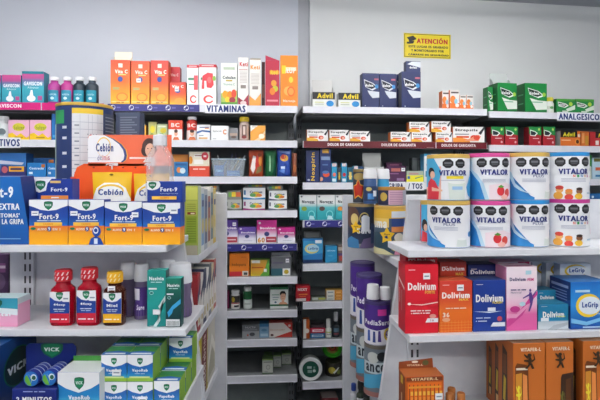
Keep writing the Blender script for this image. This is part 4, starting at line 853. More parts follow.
# ================================================================ back wall: far left bay
B = B0
GA = 'teal and pink antacid packs on the far left top shelf'
GAV = design(grad([(0, '#2f8fa6'), (.5, '#35a3b4'), (.72, '#6a6a9c'), (.8, '#b04a86'), (1, '#c2488a')]), '#2a7f96', '#b8558c', ('T', 'GAVISCON', .5, .62, .84, .12, '#f2f6f8'), ('t', 'Advance', .5, .5, .5, .07, '#cfe6ec'), ('e', .42, .16, .2, .1, '#eaf2f4'), ('p', [(.3, .14), (.4, .42), (.48, .42), (.54, .14)], '#eaf2f4'), ('r', .72, .1, .92, .24, '#b04a86'))
def strip(fr, x0, x1, z, label, col, prims, hgt=.036, d=-.0045, group=None, name='shelf_strip', cat='shelf strip', dz=0.0):
    u0, u1 = fr.u(x0, d), fr.u(x1, d); root = MB()
    w = u1-u0-.001
    root.box(-w/2, w/2, 0, .0012, 0, hgt, col)
    art(root, prims, w, hgt)
    o = root.build(name, None, fr.w((u0+u1)/2, d-.0003, z-hgt+dz), fr.a); tag(o, label, cat, group)
    return o
zA, zA2, zA3 = ZA[0], ZA[1], ZA[2]
strip(B, -62, 40.8, zA, 'magenta shelf strip with white antacid lettering under the far left top shelf', '#cc1676', [('T', 'GAVISCON', .675, .52, .27, .5, '#fbeef5'), ('T', 'GAVISCON', .2, .52, .27, .5, '#fbeef5')])
strip(B, 41.8, 104, zA, 'magenta shelf strip with a white letter, running behind the gold rimmed tin', '#c91272', [('T', 'GAVISCON', .42, .52, .42, .5, '#fbeef5')])
strip(B, -24, 20.5, zA2, 'white DIGESTIVOS sign with navy letters on the second far left shelf', '#f0f1f4', [('T', 'DIGESTIVOS', .52, .5, .94, .7, '#1c3474')], .05, dz=.009, name='shelf_sign', cat='sign')
C(B, .03, -18, 1, 75, zA, GAV, 'teal and pink antacid carton cut by the left photo edge', .06, group=GA)
C(B, .03, 1.8, 21, 75, zA, GAV, 'teal and pink antacid carton, shorter one of the pair beside the bottles', .06, group=GA)
C(B, .03, 22, 44, 71.5, zA, design(GAV[0], GAV[1], '#2a8496', *GAV[3], ('r', 0, .92, 1, 1, '#1f7f90')), 'teal and pink antacid carton with teal top edge, taller of the pair', .06, group=GA)
def bk(x0, x1, yt, zb, body, cap, label, pr, d=.03, fr=None, **k):
    fr = fr or B
    r = (fr.u(x1, d)-fr.u(x0, d))/2; 
    return bottle(fr.w((fr.u(x0, d)+fr.u(x1, d))/2, d+r, zb), r-.0006, fr.z((x0+x1)/2, yt, d)-zb, body, cap, label, pr, rz=fr.a, n=20, **k)
for i, (x, c, l, nm) in enumerate(((45.5, '#a23a86', '#2f8aa4', 'magenta antacid bottle with teal label and white cap, next to the cartons'), (58.5, '#a8347e', '#2f8aa4', 'magenta antacid bottle with teal label, second in the row of four'), (71, '#26323e', '#1f8fa6', 'dark antacid bottle with teal label, third in the row of four'), (83.6, '#26323e', '#1f8fa6', 'dark antacid bottle with teal label, right end of the row of four'))):
    bk(x, x+13, 76, zA, c, '#eceef1', nm, [('t', 'GAVISCON', .5, .62, .6, .14, '#cfe6ee'), ('e', .5, .3, .15, .12, '#bfdbe4')], lz=(.08, .5), lab=l, lspan=1.9, capr=.6, caph=.13, name='antacid_bottle', group='antacid bottles on the far left top shelf')
bk(-8, 7.5, 115.5, zA2, '#e6e9ea', '#eef0f1', 'white tablet bottle at the left edge of the second shelf', [('e', .6, .4, .2, .25, '#5a6a70'), ('r', .3, .1, .7, .2, '#8aa0a4')], lz=(.12, .66), lab='#dfe6e6', caph=.16, name='tablet_bottle')
PKY = design('#e9b4cf', '#d89ab8', '#e8b8d0', ('p', [(0, 0), (1, 0), (1, .2), (.85, .12), (.6, .34), (.4, .2), (.2, .36), (0, .3)], '#f2c81e'), ('e', .5, .64, .3, .2, '#d8cf3a'), ('t', 'Salizer', .52, .62, .5, .2, '#5a7a2a'), ('r', .3, .1, .7, .16, '#b08a1e'))
C(B, .03, 8.2, 29.3, 120, zA2, PKY, 'pink and yellow antacid carton beside the white tablet bottle', .06, group='pink and yellow antacid cartons')
C(B, .03, 29.8, 51, 120, zA2, PKY, 'pink and yellow antacid carton beside the blue box', .06, group='pink and yellow antacid cartons')
C(B, .03, 51.5, 63, 112.5, zA2, design('#1f6cb0', '#1c5c98', '#2a78b8', ('e', .6, .5, .3, .2, '#3a8cc8'), ('r', .1, .1, .9, .2, '#4aa0d0')), 'tall plain blue carton beside the gold rimmed tin', .06, ztop=zA-.05)
C(B, .03, -12, 26, 153, zA3, design('#2f6fb4', '#2a5a98', '#4a86c0', ('r', 0, .5, .2, .85, '#e9c83a'), ('p', [(.3, .0), (1, 0), (1, .42), (.35, .5)], '#2c2f6e'), ('r', .55, .22, .95, .44, '#e8a82a'), ('e', .44, .3, .08, .14, '#c8606a'), ('p', [(.2, .55), (.9, .5), (.95, .6), (.25, .7)], '#c8cfe0'), ('T', 'flor', .74, .33, .3, .14, '#3a2a5a')), 'colourful blue and yellow box above the slanted blue display box', .08)
for x0, x1, yt, d, nm in ((27, 46, 163, .03, 'bright blue carton with white lettering behind the hang-tab carton'), (47, 60, 163, .03, 'bright blue carton cut off by the navy column of the tin'), (29, 55, 158, .11, 'dark blue carton standing behind the two bright blue ones')):
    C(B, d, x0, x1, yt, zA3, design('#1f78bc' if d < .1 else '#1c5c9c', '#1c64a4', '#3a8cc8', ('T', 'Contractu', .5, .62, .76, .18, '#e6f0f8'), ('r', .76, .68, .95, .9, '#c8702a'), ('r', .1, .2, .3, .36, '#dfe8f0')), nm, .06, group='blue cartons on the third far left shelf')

# ================================================================ back wall: VITAMINAS bay
B = B1
z = ZB[0]
VCM = grad([(0, '#f0bd14'), (.2, '#eea014'), (.5, '#e86814'), (1, '#d8441c')])
VCR = grad([(0, '#eeb414'), (.2, '#ea8a14'), (.5, '#e04a1a'), (1, '#c62a1e')])
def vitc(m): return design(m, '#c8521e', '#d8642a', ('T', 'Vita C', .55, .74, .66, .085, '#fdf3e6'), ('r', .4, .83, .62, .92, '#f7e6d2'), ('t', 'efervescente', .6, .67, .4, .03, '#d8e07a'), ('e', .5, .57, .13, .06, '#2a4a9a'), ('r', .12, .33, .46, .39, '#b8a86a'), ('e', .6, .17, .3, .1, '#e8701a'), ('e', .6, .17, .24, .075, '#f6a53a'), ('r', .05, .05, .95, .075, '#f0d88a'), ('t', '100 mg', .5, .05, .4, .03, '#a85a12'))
GVC = 'orange vitamin cartons on the top shelf'
C(B, .02, 110.5, 130, 60, z, vitc(VCM), 'tall orange and yellow vitamin carton with open lid flap, leftmost', .06, group=GVC, flap=(.055, '#e6ddcb'))
C(B, .02, 131, 149.5, 61, z, vitc(VCM), 'tall orange and yellow vitamin carton, second from the left, lid closed', .06, group=GVC, st=[(.42, .55, .022, .02)])
C(B, .02, 150.5, 168.5, 60.5, z, vitc(VCR), 'tall orange and red vitamin carton, third from the left', .06, group=GVC)
C(B, .02, 169.4, 186, 82, z, design(VCR, '#b8401e', '#d8584a', ('T', 'Vita C', .5, .8, .7, .12, '#fdf3e6'), ('e', .5, .6, .16, .08, '#2a4a9a'), ('e', .6, .18, .3, .14, '#f09a3a')), 'short orange and red vitamin carton beside the tall ones', .05, group=GVC, st=[(.45, .68, .02, .022)])
C(B, .09, 169, 180, 67, z, design('#c8323a', '#a82830', '#d8606a', ('T', 'Vita C', .5, .8, .7, .07, '#f3d9d4')), 'red vitamin carton standing behind the short orange and red one', .05, group=GVC)
CW = lambda b: design('#f1f1f0', '#d8d8d6', '#c83a44', ('w', .93, 1.0, '#cc2636'), ('r', .1, .62, .6, .68, '#4a8a6a'), *([('p', [(.15, .4), (.2, .72), (.5, .8), (.8, .78), (.85, .5), (.7, .42), (.45, .44), (.42, .6), (.3, .6), (.3, .4)], '#d83a44'), ('e', .88, .66, .1, .06, '#8aba4a'), ('e', .6, .62, .12, .08, '#e86a6a')] if b else [('r', .15, .5, .7, .53, '#6a9a86'), ('r', .6, .38, .95, .74, '#d8505a')]), ('e', .55, .15, .3, .1, '#e0382e'), ('e', .57, .15, .2, .065, '#f1f1f0'), ('r', .66, .12, .9, .18, '#f1f1f0'), ('t', 'Redoxon', .5, .965, .7, .03, '#f4dede'))
GC = 'white vitamin cartons with a red letter C'
C(B, .02, 187, 198.5, 65, z, CW(False), 'narrow white vitamin carton with red top band and red letter C', .06, group=GC)
C(B, .02, 199, 216.3, 64.5, z, CW(True), 'wider white vitamin carton with red swirl and red letter C', .06, group=GC)
FRU = [('e', .25, .26, .16, .09, '#f0a01e'), ('e', .55, .24, .18, .1, '#e8881a'), ('e', .8, .28, .16, .1, '#d8482a'), ('e', .4, .14, .14, .07, '#f2c42e'), ('e', .7, .13, .2, .07, '#9a2a3a'), ('r', 0, 0, 1, .08, '#5a9a3a')]
C(B, .02, 221, 237.2, 63, z, design('#eef1ea', '#d8dcd2', '#e2e6da', ('r', .15, .84, .85, .9, '#b9c9b0'), ('T', 'Cebalan', .5, .66, .8, .075, '#4a5a5a'), ('t', 'Vitamina C', .5, .5, .7, .05, '#3a8a7a'), ('r', .3, .57, .7, .6, '#c0a83a'), ('p', [(0, 0), (1, 0), (1, .36), (.7, .3), (.3, .34), (0, .28)], '#a8c05a'), *FRU), 'white multivitamin carton with a fruit pile printed along its foot', .06)
C(B, .02, 238, 248.6, 57.5, z, design('#f0eeea', '#d6d2cc', '#e8e4de', ('T', 'Keti', .55, .86, .8, .09, '#c83a3a'), ('r', .1, .74, .9, .76, '#d8b0a8'), ('r', .25, .36, .75, .43, '#8a7f7a'), ('p', [(0, .18), (.5, .1), (1, .24), (1, 0), (0, 0)], '#9a2f44'), ('e', .5, .06, .3, .04, '#e8d0d0'), *[('r', .15, .48+.03*i, .85, .49+.03*i, '#c9c2bc') for i in range(8)]), 'white carton with wine red foot and barcode, left of the open topped one', .06)
C(B, .02, 249.4, 261, 60, z, design('#f2efe8', '#d6d2cc', '#e8e4de', ('T', 'Keti', .5, .84, .8, .09, '#e0902a'), ('r', .25, .36, .75, .43, '#8a7f7a'), ('p', [(0, .22), (.5, .12), (1, .28), (1, 0), (0, 0)], '#f0a04a'), *[('r', .15, .48+.03*i, .85, .49+.03*i, '#c9c2bc') for i in range(8)]), 'white carton with orange foot and torn open top', .06, flap=(.022, '#a59a88'))
C(B, .05, 261.6, 265, 62, z, design('#5a2a2a', '#4a2424', '#6a3a3a', ('r', .1, .2, .9, .5, '#8a5a4a')), 'narrow dark brown carton squeezed between the white and the red one', .05)
o = C(B, .02, 265.3, 279.5, 60.5, z, design('#b82a44', '#8f2036', '#c83a50', ('r', .3, .7, 1, .78, '#e89a2a'), ('T', 'Red', .62, .74, .5, .1, '#f0c83a'), ('e', .6, .5, .2, .07, '#e8a03a'), ('e', .7, .38, .2, .07, '#c8c83a'), ('e', .5, .32, .2, .08, '#e07a2a'), ('r', .1, .1, .9, .14, '#e0909a')), 'crimson carton with printed fruit and slanting open top, beside the tall orange one', .05)
w = B.u(279.5, .02)-B.u(265.3, .02); h = B.z(272, 60.5, .02)-z
m = MB(); m.prism([(-w/2+.001, h+.0005), (w/2-.003, h+.0005), (-w/2+.001, h+.026)], .001, .0024, '#b02a4a'); m.build('lid_flap', o)
C(B, .02, 280.4, 298, 55.5, z, design('#ee8a26', '#c86a1a', '#d8782a', ('r', .1, .7, .9, .77, '#fbe3b8'), ('T', 'FitUP', .5, .7, .74, .1, '#fdf6ea'), ('r', .08, .64, .3, .8, '#e8d02e'), ('e', .6, .52, .12, .06, '#e8d84a'), ('e', .45, .3, .26, .09, '#f6b45a'), ('e', .6, .29, .22, .1, '#e8641e'), ('e', .6, .29, .16, .07, '#f6a04a'), ('T', 'Naranja', .5, .1, .7, .06, '#fbe8cf')), 'tall bright orange carton with sliced fruit, at the right end of the top shelf', .06)
GS = 'navy shelf strips with white round marks'
def nstrip(x0, x1, z, n, label, off=.5):
    a = []
    for i in range(n):
        x = (i+off)/n; w = B.u(x1, 0)-B.u(x0, 0); r = .0125/w
        a += [('e', x-.02, .5, r, .35, '#e6e8f2'), ('e', x-.02+r*.2, .55, r*.62, .22, '#2f2f7c'), ('p', [(x-.02-r, .5), (x-.02, .5), (x-.02-r*.2, .15)], '#2f2f7c'), ('T', 'mkLab', x+.11*3/n*.5+.01, .5, .07*3/n, .3, '#6a6ab0')]
    return strip(B, x0, x1, z, label, '#2e2d7a', a, group=GS)
nstrip(107.5, 199.5, z, 5, 'navy shelf strip with five round marks under the orange vitamin cartons', .38)
strip(B, 205, 247, z, 'white VITAMINAS sign with navy letters on the top shelf edge', '#eef0f5', [('T', 'VITAMINAS', .5, .5, .94, .74, '#1f3576')], .046, name='shelf_sign', cat='sign', dz=.004)
z = ZB[1]
C(B, .05, 140, 146, 125, z, design('#eeb03a', '#d8962a', '#eec04a', ('e', .5, .6, .3, .2, '#e0702a'), ('r', .2, .2, .8, .3, '#fae0a0')), 'small yellow carton on the second shelf, next to the slate formula box', .04)
C(B, .05, 148.5, 156.5, 122, z, design('#c9c87a', '#b0b06a', '#d8d89a', ('e', .5, .6, .3, .2, '#e8d83a'), ('e', .4, .3, .2, .1, '#8aa04a')), 'pale olive carton with a yellow flower print', .04)
C(B, .05, 157, 167.5, 124, z, design('#b9c89a', '#a0b07a', '#cfd8b0', ('e', .6, .6, .3, .16, '#d8c83a'), ('e', .4, .3, .3, .15, '#8fb05a'), ('r', .1, .8, .9, .9, '#dfe4c8')), 'pale green carton beside the red and white carton', .04)
BC = [('T', 'BC', .5, .76, .6, .2, '#f8e4dc'), ('e', .55, .36, .13, .16, '#e8b090'), ('e', .55, .46, .13, .09, '#4a2f28'), ('p', [(.3, 0), (.42, .16), (.7, .16), (.82, 0)], '#e07a4a')]
C(B, .03, 168.3, 182.3, 120.3, z, design('#efece8', '#c8442a', '#d8502e', ('r', 0, .55, 1, 1, '#dc4424'), *BC), 'red and white carton with a small portrait on the second shelf', .05)
bk(186, 196.5, 116.5, z, '#d23a2e', '#f2f2f3', 'red and white tablet bottle with white cap and portrait', BC+[('r', 0, 0, 1, .5, '#efe8e4')]+BC[1:], lz=(.02, .82), lab='#d23a2e', capr=.8, caph=.12, name='tablet_bottle', lspan=3.0)
C(B, .03, 196.8, 210.3, 124.8, z, design('#f0f1f3', '#d0d2d6', '#e2e4e8', ('r', .2, .8, .9, .86, '#5a6a90'), ('p', [(0, .42), (.4, .56), (1, .5), (1, .62), (.4, .66), (0, .56)], '#2a5a98'), ('r', .6, .74, .9, .8, '#e08a3a'), ('r', .15, .1, .8, .2, '#e0b070'), ('r', .15, .28, .5, .34, '#9aa2b4')), 'white carton with a blue wave on the second shelf', .05)
C(B, .03, 211, 228.5, 125.8, z, design('#f1f2f1', '#d0d2d2', '#e4e6e6', ('t', 'Samovit', .35, .64, .5, .12, '#3a3f48'), ('T', 'C', .78, .58, .2, .34, '#e8862a'), ('r', .1, .1, .3, .14, '#b0b4b8')), 'white carton with a large orange letter on the second shelf', .05)
C(B, .05, 229, 238.2, 128, z, design('#8a8d90', '#74777a', '#a0a3a6', ('r', .1, .4, .9, .6, '#b8a090'), ('e', .5, .3, .3, .1, '#6a5a54')), 'small dull grey carton left of the yellow lidded jar', .04)
bk(239, 249.2, 116.5, z, '#b09a8e', '#e8cc2e', 'tablet jar with yellow lid and brown photo label', [('r', .3, .1, .7, .9, '#7a625a'), ('r', .42, .3, .6, .8, '#d8c4b8'), ('e', .5, .15, .2, .1, '#8a3a3a')], lz=(.05, .72), lab='#c9b4aa', capr=.86, caph=.2, neck=.03, name='tablet_jar', cat='jar')
C(B, .03, 250.4, 265.4, 125.6, z, design('#f0a848', '#d8902e', '#f2b860', ('p', [(0, .6), (.5, 1), (0, 1)], '#f4f2ee'), ('p', [(.2, .0), (.7, .3), (1, .7), (1, .5), (.6, 0)], '#f7d8a8'), ('e', .75, .3, .2, .16, '#f8ecd4'), ('r', .1, .88, .4, .93, '#b8a898')), 'orange and white carton with pale swirls, right of the yellow lidded jar', .05)
z = ZB[2]
C(B, .03, 174, 188, 162, z, design('#2a78b0', '#c86a1e', '#d88a3a', ('e', .35, .45, .16, .2, '#e08a4a'), ('e', .62, .4, .2, .2, '#cfe4ee'), ('r', .1, .75, .9, .9, '#1f5a90')), 'blue carton with small orange print on the third shelf, right of the clear bottle', .06)
C(B, .11, 172, 188.5, 154.5, z, design('#d8822a', '#b8641e', '#e0903a', ('r', .1, .7, .9, .95, '#e89a3a')), 'orange carton standing behind the blue one on the third shelf', .05)
C(B, .03, 189, 209.5, 151.8, z, design('#e6dfc8', '#c83a2a', '#d8cfb8', ('r', 0, 0, 1, .42, '#d84a34'), ('r', .25, .78, .65, .9, '#f2f0ea'), ('r', .25, .5, .7, .68, '#f2f0ea'), ('T', 'VITAMINA', .45, .84, .34, .07, '#8a6a5a'), ('e', .78, .82, .17, .17, '#cc3344'), ('t', '20', .78, .82, .14, .12, '#f8e0e0'), ('e', .08, .66, .1, .16, '#d88a2a'), ('t', 'EXTRA FUERTE', .5, .3, .6, .08, '#f4cfc4')), 'cream and red carton with a red round badge, beside the clear plastic bin', .06)
# clear bin with loose tubes and pens
d = .03; u0, u1 = B.u(211.5, d), B.u(245, d); w = (u1-u0)/2; h = B.z(228, 158.6, d)-z
PL = mat('#c9d6dd', .12, 0, .0, .28)
bn = empty('plastic_bin', B.w((u0+u1)/2, d, z), B.a); tag(bn, 'clear plastic bin of loose syringes and sachets on the third shelf', 'bin')
m = MB(); t = .88
m.prism([(-w*t, 0), (w*t, 0), (w, h), (-w, h)], 0, .0012, PL); m.prism([(-w*t, 0), (w*t, 0), (w, h), (-w, h)], .11, .1112, PL)
for s in (-1, 1): m.add([(s*w*t, 0, 0), (s*w*t, .111, 0), (s*w, .111, h), (s*w, 0, h)], [(0, 1, 2, 3)], PL)
m.box(-w*t, w*t, 0, .111, 0, .0015, PL); m.build('body', bn)
m = MB(); rm = mat('#a9bcc8', .2); m.box(-w-.003, w+.003, -.003, 0, h-.006, h, rm); m.box(-w-.003, w+.003, .1112, .114, h-.006, h, rm)
for s in (-1, 1): m.box(*sorted((s*w, s*(w+.003))), 0, .1112, h-.006, h, rm)
m.build('rim', bn)
rnd = random.Random(3)
items = [(-.6, .5, '#2f66a8'), (-.42, -.2, '#8a6a4a'), (-.25, .35, '#4a4f78'), (-.05, .55, '#e6e9ee'), (.12, .45, '#c9a86a'), (.3, .5, '#d8dde4'), (.42, .35, '#3a62a8'), (-.1, .2, '#9a9aa8'), (.2, .15, '#5a5f8a')]
its = ['blue', 'brown', 'indigo', 'white', 'tan', 'silver', 'bright blue', 'grey', 'slate']
for i, ((fx, lean, c), nm) in enumerate(zip(items, its)):
    x = fx*w; y = .016+.0098*i; L_ = .095+.012*(i % 3)
    m = MB(); m.tube([(0, 0, 0), (L_*math.sin(lean)*.82, 0, L_*math.cos(lean)*.82)], .004, c, 8); p_ = (L_*math.sin(lean)*.82, 0, L_*math.cos(lean)*.82); q_ = (L_*math.sin(lean), 0, L_*math.cos(lean))
    m.tube([p_, q_], .0022, '#e8ecf2' if i % 2 else c, 6)
    x = min(max(x, -w*.82), w*.8-max(0, L_*.62*math.sin(lean)))
    pos = B.w((u0+u1)/2+x, d+y, z+.0075)
    o = m.build('syringe', None, pos, B.a); tag(o, f'{nm} syringe standing in the clear plastic bin', 'syringe', 'syringes in the clear plastic bin')
for i, (x0, y0, c, nm) in enumerate(((-.55, .006, '#2a74c0', 'blue foil sachet standing at the left inside the clear bin'), (.3, .007, '#2f7ac8', 'blue foil sachet lying low at the right inside the clear bin'))):
    pouch(B.w((u0+u1)/2+x0*w, d+y0-.003, z+.003), .05 if i == 0 else .07, .055 if i == 0 else .028, .006, c, [('r', .1, .4, .9, .6, '#7ab0e0')], nm, rz=B.a, name='sachet', cat='sachet')
def bag(x0, x1, yt, col, pr, nm, d=.03):
    u0, u1 = B.u(x0, d), B.u(x1, d)
    return pouch(B.w((u0+u1)/2, d, z), u1-u0-.001, B.z((x0+x1)/2, yt, d)-z, .05, col, pr, nm, rz=B.a, wr=.18, name='snack_bag', cat='bag', group='printed foil bags on the third shelf')
bag(248.5, 263.5, 150, '#b84a2a', [('p', [(.1, .3), (.3, .8), (.5, .75), (.45, .3), (.3, .1)], '#eee4e0'), ('e', .6, .5, .14, .3, '#c8322a'), ('e', .8, .6, .12, .2, '#d8842a'), ('p', [(.5, .1), (.9, .2), (.9, .4), (.6, .35)], '#7a6a3a'), ('e', .75, .82, .14, .08, '#8a3a1e')], 'crumpled red and orange foil bag with white patch')
bag(265, 276.5, 150.5, '#16663a', [('T', 'Citronela', .42, .5, .22, .6, '#9fd0a8', 1), ('p', [(.6, 0), (1, 0), (1, .6)], '#0f4a2c')], 'dark green foil bag with vertical pale lettering')
bag(277, 291.5, 148.5, '#24479e', [('e', .5, .66, .3, .12, '#e0a83a'), ('e', .45, .7, .2, .09, '#c84a3a'), ('p', [(.1, .88), (.9, .8), (.9, .9), (.1, .96)], '#8aa0d8'), ('p', [(.1, .2), (.6, .4), (.5, .1)], '#5a84d0'), ('T', 'M', .4, .32, .3, .14, '#cfdcf4')], 'royal blue foil bag with a yellow and red mark')
bag(292.2, 297.2, 153, '#8a4a30', [('r', .2, .2, .8, .5, '#b0643a')], 'narrow brown foil bag at the right end of the third shelf')
z = ZB[3]
def organ(front, lower, nm, **k): return design(front, '#b9bcc4', '#8a8f94', ('T', 'Centrum', .58, .64, .56, .22, '#2f4a6a'), ('e', .58, .42, .18, .24, '#e0c23a'), ('e', .44, .38, .14, .16, '#5a9a5a'), ('e', .72, .36, .14, .14, '#d8803a'), ('p', [(0, 0), (1, 0), (1, .16), (.5, .08), (0, .2)], lower), ('r', .04, .4, .12, .8, lower)), nm
TOPC = design('#6f7470', '#5a5f5c', '#7a7f7c', *[('r', .12+.19*i, .3, .28+.19*i, .8, c) for i, c in enumerate(('#3a7a6a', '#7aa03a', '#d8c02e', '#d88a2a'))])
GCN = 'multivitamin boxes on the fourth shelf'
hh = B.z(250, 199.2, .03)
def stk(x0, x1, yt, yb, des, nm, d=.03, rest=None):
    zb = (rest if rest is not None else z)
    o = C(B, d, x0, x1, yt, zb, des, nm, .07, group=GCN); return B.z((x0+x1)/2, yt, d)+.0006
a = stk(199, 220.5, 192, 0, organ('#e4e7e8', '#4a6a8a', '')[0], 'white multivitamin box at the left of the fourth shelf, half hidden by the gondola panel')
stk(200, 219.5, 184.5, 0, TOPC, 'colour striped pill organiser on the white box, above the gondola panel', rest=a)
a = stk(226, 242, 199.8, 0, organ('#a8aca8', '#5a605c', '')[0], 'grey multivitamin tray, lower one at the left beside the panel')
stk(227, 241.5, 190.5, 0, design('#7a807a', '#6a706c', '#8a908c', ('r', .1, .3, .3, .8, '#6aa04a'), ('r', .32, .3, .6, .85, '#e0c42e'), ('r', .62, .3, .95, .8, '#d86a3a')), 'grey tray with yellow and red windows, on top of the left tray', rest=a)
a = stk(243, 265, 199.6, 0, organ('#dcdde0', '#8a2a6a', '')[0], 'white multivitamin box with plum foot, lower one of the middle stack')
b_ = stk(243, 265.3, 188, 0, organ('#f2f4f6', '#2a7fb8', '')[0], 'white multivitamin box with blue foot, second of the middle stack', rest=a)
stk(246, 265, 184, 0, TOPC, 'colour striped pill organiser at the top of the middle stack', rest=b_)
a = stk(268.5, 287, 200.6, 0, organ('#eceef0', '#5a5f78', '')[0], 'white multivitamin box, lowest of the right stack on the fourth shelf')
b_ = stk(269, 287, 190.8, 0, organ('#f0f2f3', '#5a5f78', '')[0], 'white multivitamin box, second of the right stack on the fourth shelf', rest=a)
stk(267, 283, 185, 0, TOPC, 'colour striped pill organiser at the top of the right stack', rest=b_)
z = ZB[4]
def bio(c, low=False, sixty=False, red=False): return design(grad([(0, '#eef0f4'), (.3, '#e6e2ee'), (.62, c), (1, c)]), c, c, ('T', 'Biocalcium', .55, .66, .78, .1, '#f8f4f8'), ('e', .5, .4 if sixty else .42, .13, .1, '#3a3f78'), ('e', .14, .88, .06, .05, '#f2eef4'), *([('T', '60', .22, .14, .36, .22, '#c8861e')] if sixty else []), *([('r', .46, .04, .98, .28, '#a83a4a'), ('t', 'CALCIO', .72, .16, .4, .08, '#e8c8cc')] if red else [('r', .3, .14, .8, .17, '#b9bccc')]))
GB = 'calcium cartons in purple and pink'
C(B, .02, 214, 237.8, 220, z, bio('#553a92', red=True), 'tall purple calcium carton cut off by the white gondola panel', .05, group=GB, st=[(.86, .82, .018, .018)])
C(B, .02, 238.2, 256, 227, z, bio('#5f459c'), 'short purple and lilac calcium carton between two tall ones', .05, group=GB)
C(B, .02, 256.8, 276.8, 220.3, z, bio('#c42a86', sixty=True, red=True), 'tall pink calcium carton with the number 60', .05, group=GB)
C(B, .02, 277.3, 295.2, 227.6, z, bio('#c42a86'), 'short pink calcium carton at the right end of the shelf', .05, group=GB)
nstrip(214, 297, z, 4, 'navy shelf strip with round marks under the calcium cartons', .5)
z = ZB[5]
C(B, .03, 229.3, 249.4, 253, z, design('#dd7a1e', '#c0641a', '#e08a2e', ('r', 0, 0, .62, .2, '#b82a34'), ('r', .65, .02, .95, .22, '#d8d4cc'), ('t', 'bedoyecta', .48, .48, .7, .17, '#3a2418'), ('r', .58, .8, .84, .83, '#c8641a'), ('r', .72, .05, .9, .16, '#4a4a4a')), 'orange carton with dark lettering and red corner block', .06)
C(B, .03, 250.6, 269.5, 260, z, design(grad([(0, '#c8b02e'), (.5, '#d8902a'), (1, '#c8a03a')]), '#5a8a3a', '#6a9a4a', ('r', .05, .8, .5, .98, '#d8dcd4'), ('p', [(.5, 0), (1, 0), (1, 1), (.9, 1), (.75, .4)], '#5a9a3a'), ('t', 'CURCUMA', .36, .52, .6, .12, '#b0501e'), ('r', .7, .24, .86, .44, '#eef0ec')), 'low orange and green carton between the orange and the grey one', .06)
C(B, .03, 271, 291, 257, z, design('#6d7076', '#56595e', '#d4d6d8', ('r', 0, 0, .6, .38, '#2f5f6a'), ('r', .06, .66, .6, .7, '#5a4a70'), ('r', .58, .02, .96, .38, '#e4e6e0'), ('e', .77, .2, .12, .12, '#b8a02e')), 'grey carton with teal corner and white top', .07, flap=(.014, '#d8dadb'), st=[(.82, .8, .018, .02)])
z = ZB[6]
C(B, .05, 221, 229, 292, z, design('#7a1f4a', '#641a3e', '#8a2f5a', ('r', .3, .2, .7, .8, '#94386a')), 'narrow maroon carton at the left end beside the gondola panel', .05)
bk(230.5, 239.8, 291, z, '#e9e9e6', '#eeeeec', 'white supplement bottle with dark picture label', [('r', 0, .45, 1, 1, '#3a3630'), ('e', .3, .7, .18, .2, '#c8b03a'), ('r', 0, .36, 1, .44, '#a8323a'), ('r', .4, .08, .85, .24, '#3a3a40')], lz=(.06, .72), lab='#ece9e2', capr=.8, caph=.16, neck=.03, name='supplement_bottle')
bk(243, 252, 287.6, z, '#dfe6de', '#e4e6e4', 'green and white supplement bottle right of the picture label one', [('r', 0, .5, 1, 1, '#1f6a3a'), ('r', .2, .2, .8, .3, '#b8c4bc')], lz=(.05, .82), lab='#dde4de', capr=.78, caph=.13, neck=.03, name='supplement_bottle')
C(B, .03, 270, 288.3, 287, z, design('#dfe3de', '#1f5a3a', '#1f5a38', ('r', 0, .88, 1, 1, '#1f5a38'), ('r', 0, .12, 1, .2, '#2a6a44'), ('r', .1, .62, .5, .66, '#8ab09a'), ('r', .14, .5, .48, .53, '#7a98a0'), ('r', .14, .4, .42, .43, '#7aa08a'), ('e', .3, .3, .06, .04, '#2a5a7a'), ('p', [(.46, .2), (.56, .3), (.86, .3), (.97, .2)], '#d89a78'), ('r', .64, .28, .78, .42, '#dca384'), ('e', .71, .55, .15, .2, '#e2ae90'), ('p', [(.54, .6), (.54, .74), (.64, .82), (.8, .81), (.88, .7), (.87, .58), (.83, .68), (.66, .7)], '#221d1c'), ('e', .66, .57, .018, .012, '#2a2220'), ('e', .77, .57, .018, .012, '#2a2220'), ('r', .67, .45, .76, .465, '#b0645a')), 'white and green carton with a portrait of a dark haired person', .06)
z = ZB[7]
C(B, .03, 242, 259, 325, z, design('#9fa2a2', '#7a7d7e', '#8a8d8e', ('r', 0, .52, 1, 1, '#6a6d70'), ('t', 'NUCTIF', .5, .8, .6, .14, '#d8d8d8'), ('r', .1, .6, .9, .64, '#a8aaac'), ('e', .6, .28, .16, .14, '#4a4c50'), ('e', .34, .22, .05, .08, '#b84a3a')), 'low grey carton on the eighth shelf', .06)
C(B, .03, 259.4, 268.8, 324, z, design('#7fa6c0', '#5a86a4', '#4a84ac', ('r', 0, .8, 1, 1, '#3a78a4'), ('e', .5, .55, .3, .1, '#5a88a8'), ('r', .1, .1, .9, .3, '#a8c4d4')), 'small pale blue carton between the grey and the red one', .06)
C(B, .03, 269.2, 292.3, 323, z, design('#dfd8d0', '#b0332e', '#c84a42', ('p', [(.2, 0), (1, .42), (1, 0)], '#c0392f'), ('p', [(.62, 1), (1, .4), (1, 1)], '#c0392f'), ('t', 'Dynamogen', .36, .52, .62, .12, '#b8843a'), ('e', .12, .17, .07, .08, '#5a3a34'), ('e', .88, .8, .06, .09, '#e8c8c0')), 'white carton with red corners on the eighth shelf', .06)
z = ZB[8]
SM = lambda: design('#b9beb4', '#4a6a44', '#5a7a48', ('w', .0, .06, '#4a6a3e'), ('w', .9, 1, '#7a9a4a'), ('r', .12, .76, .9, .82, '#6a706a'), ('e', .55, .44, .2, .16, '#8a9088'), ('e', .55, .44, .15, .12, '#b9beb4'), ('r', .2, .12, .5, .16, '#8a908a'))
GSM = 'small grey green cartons on the lowest shelf'
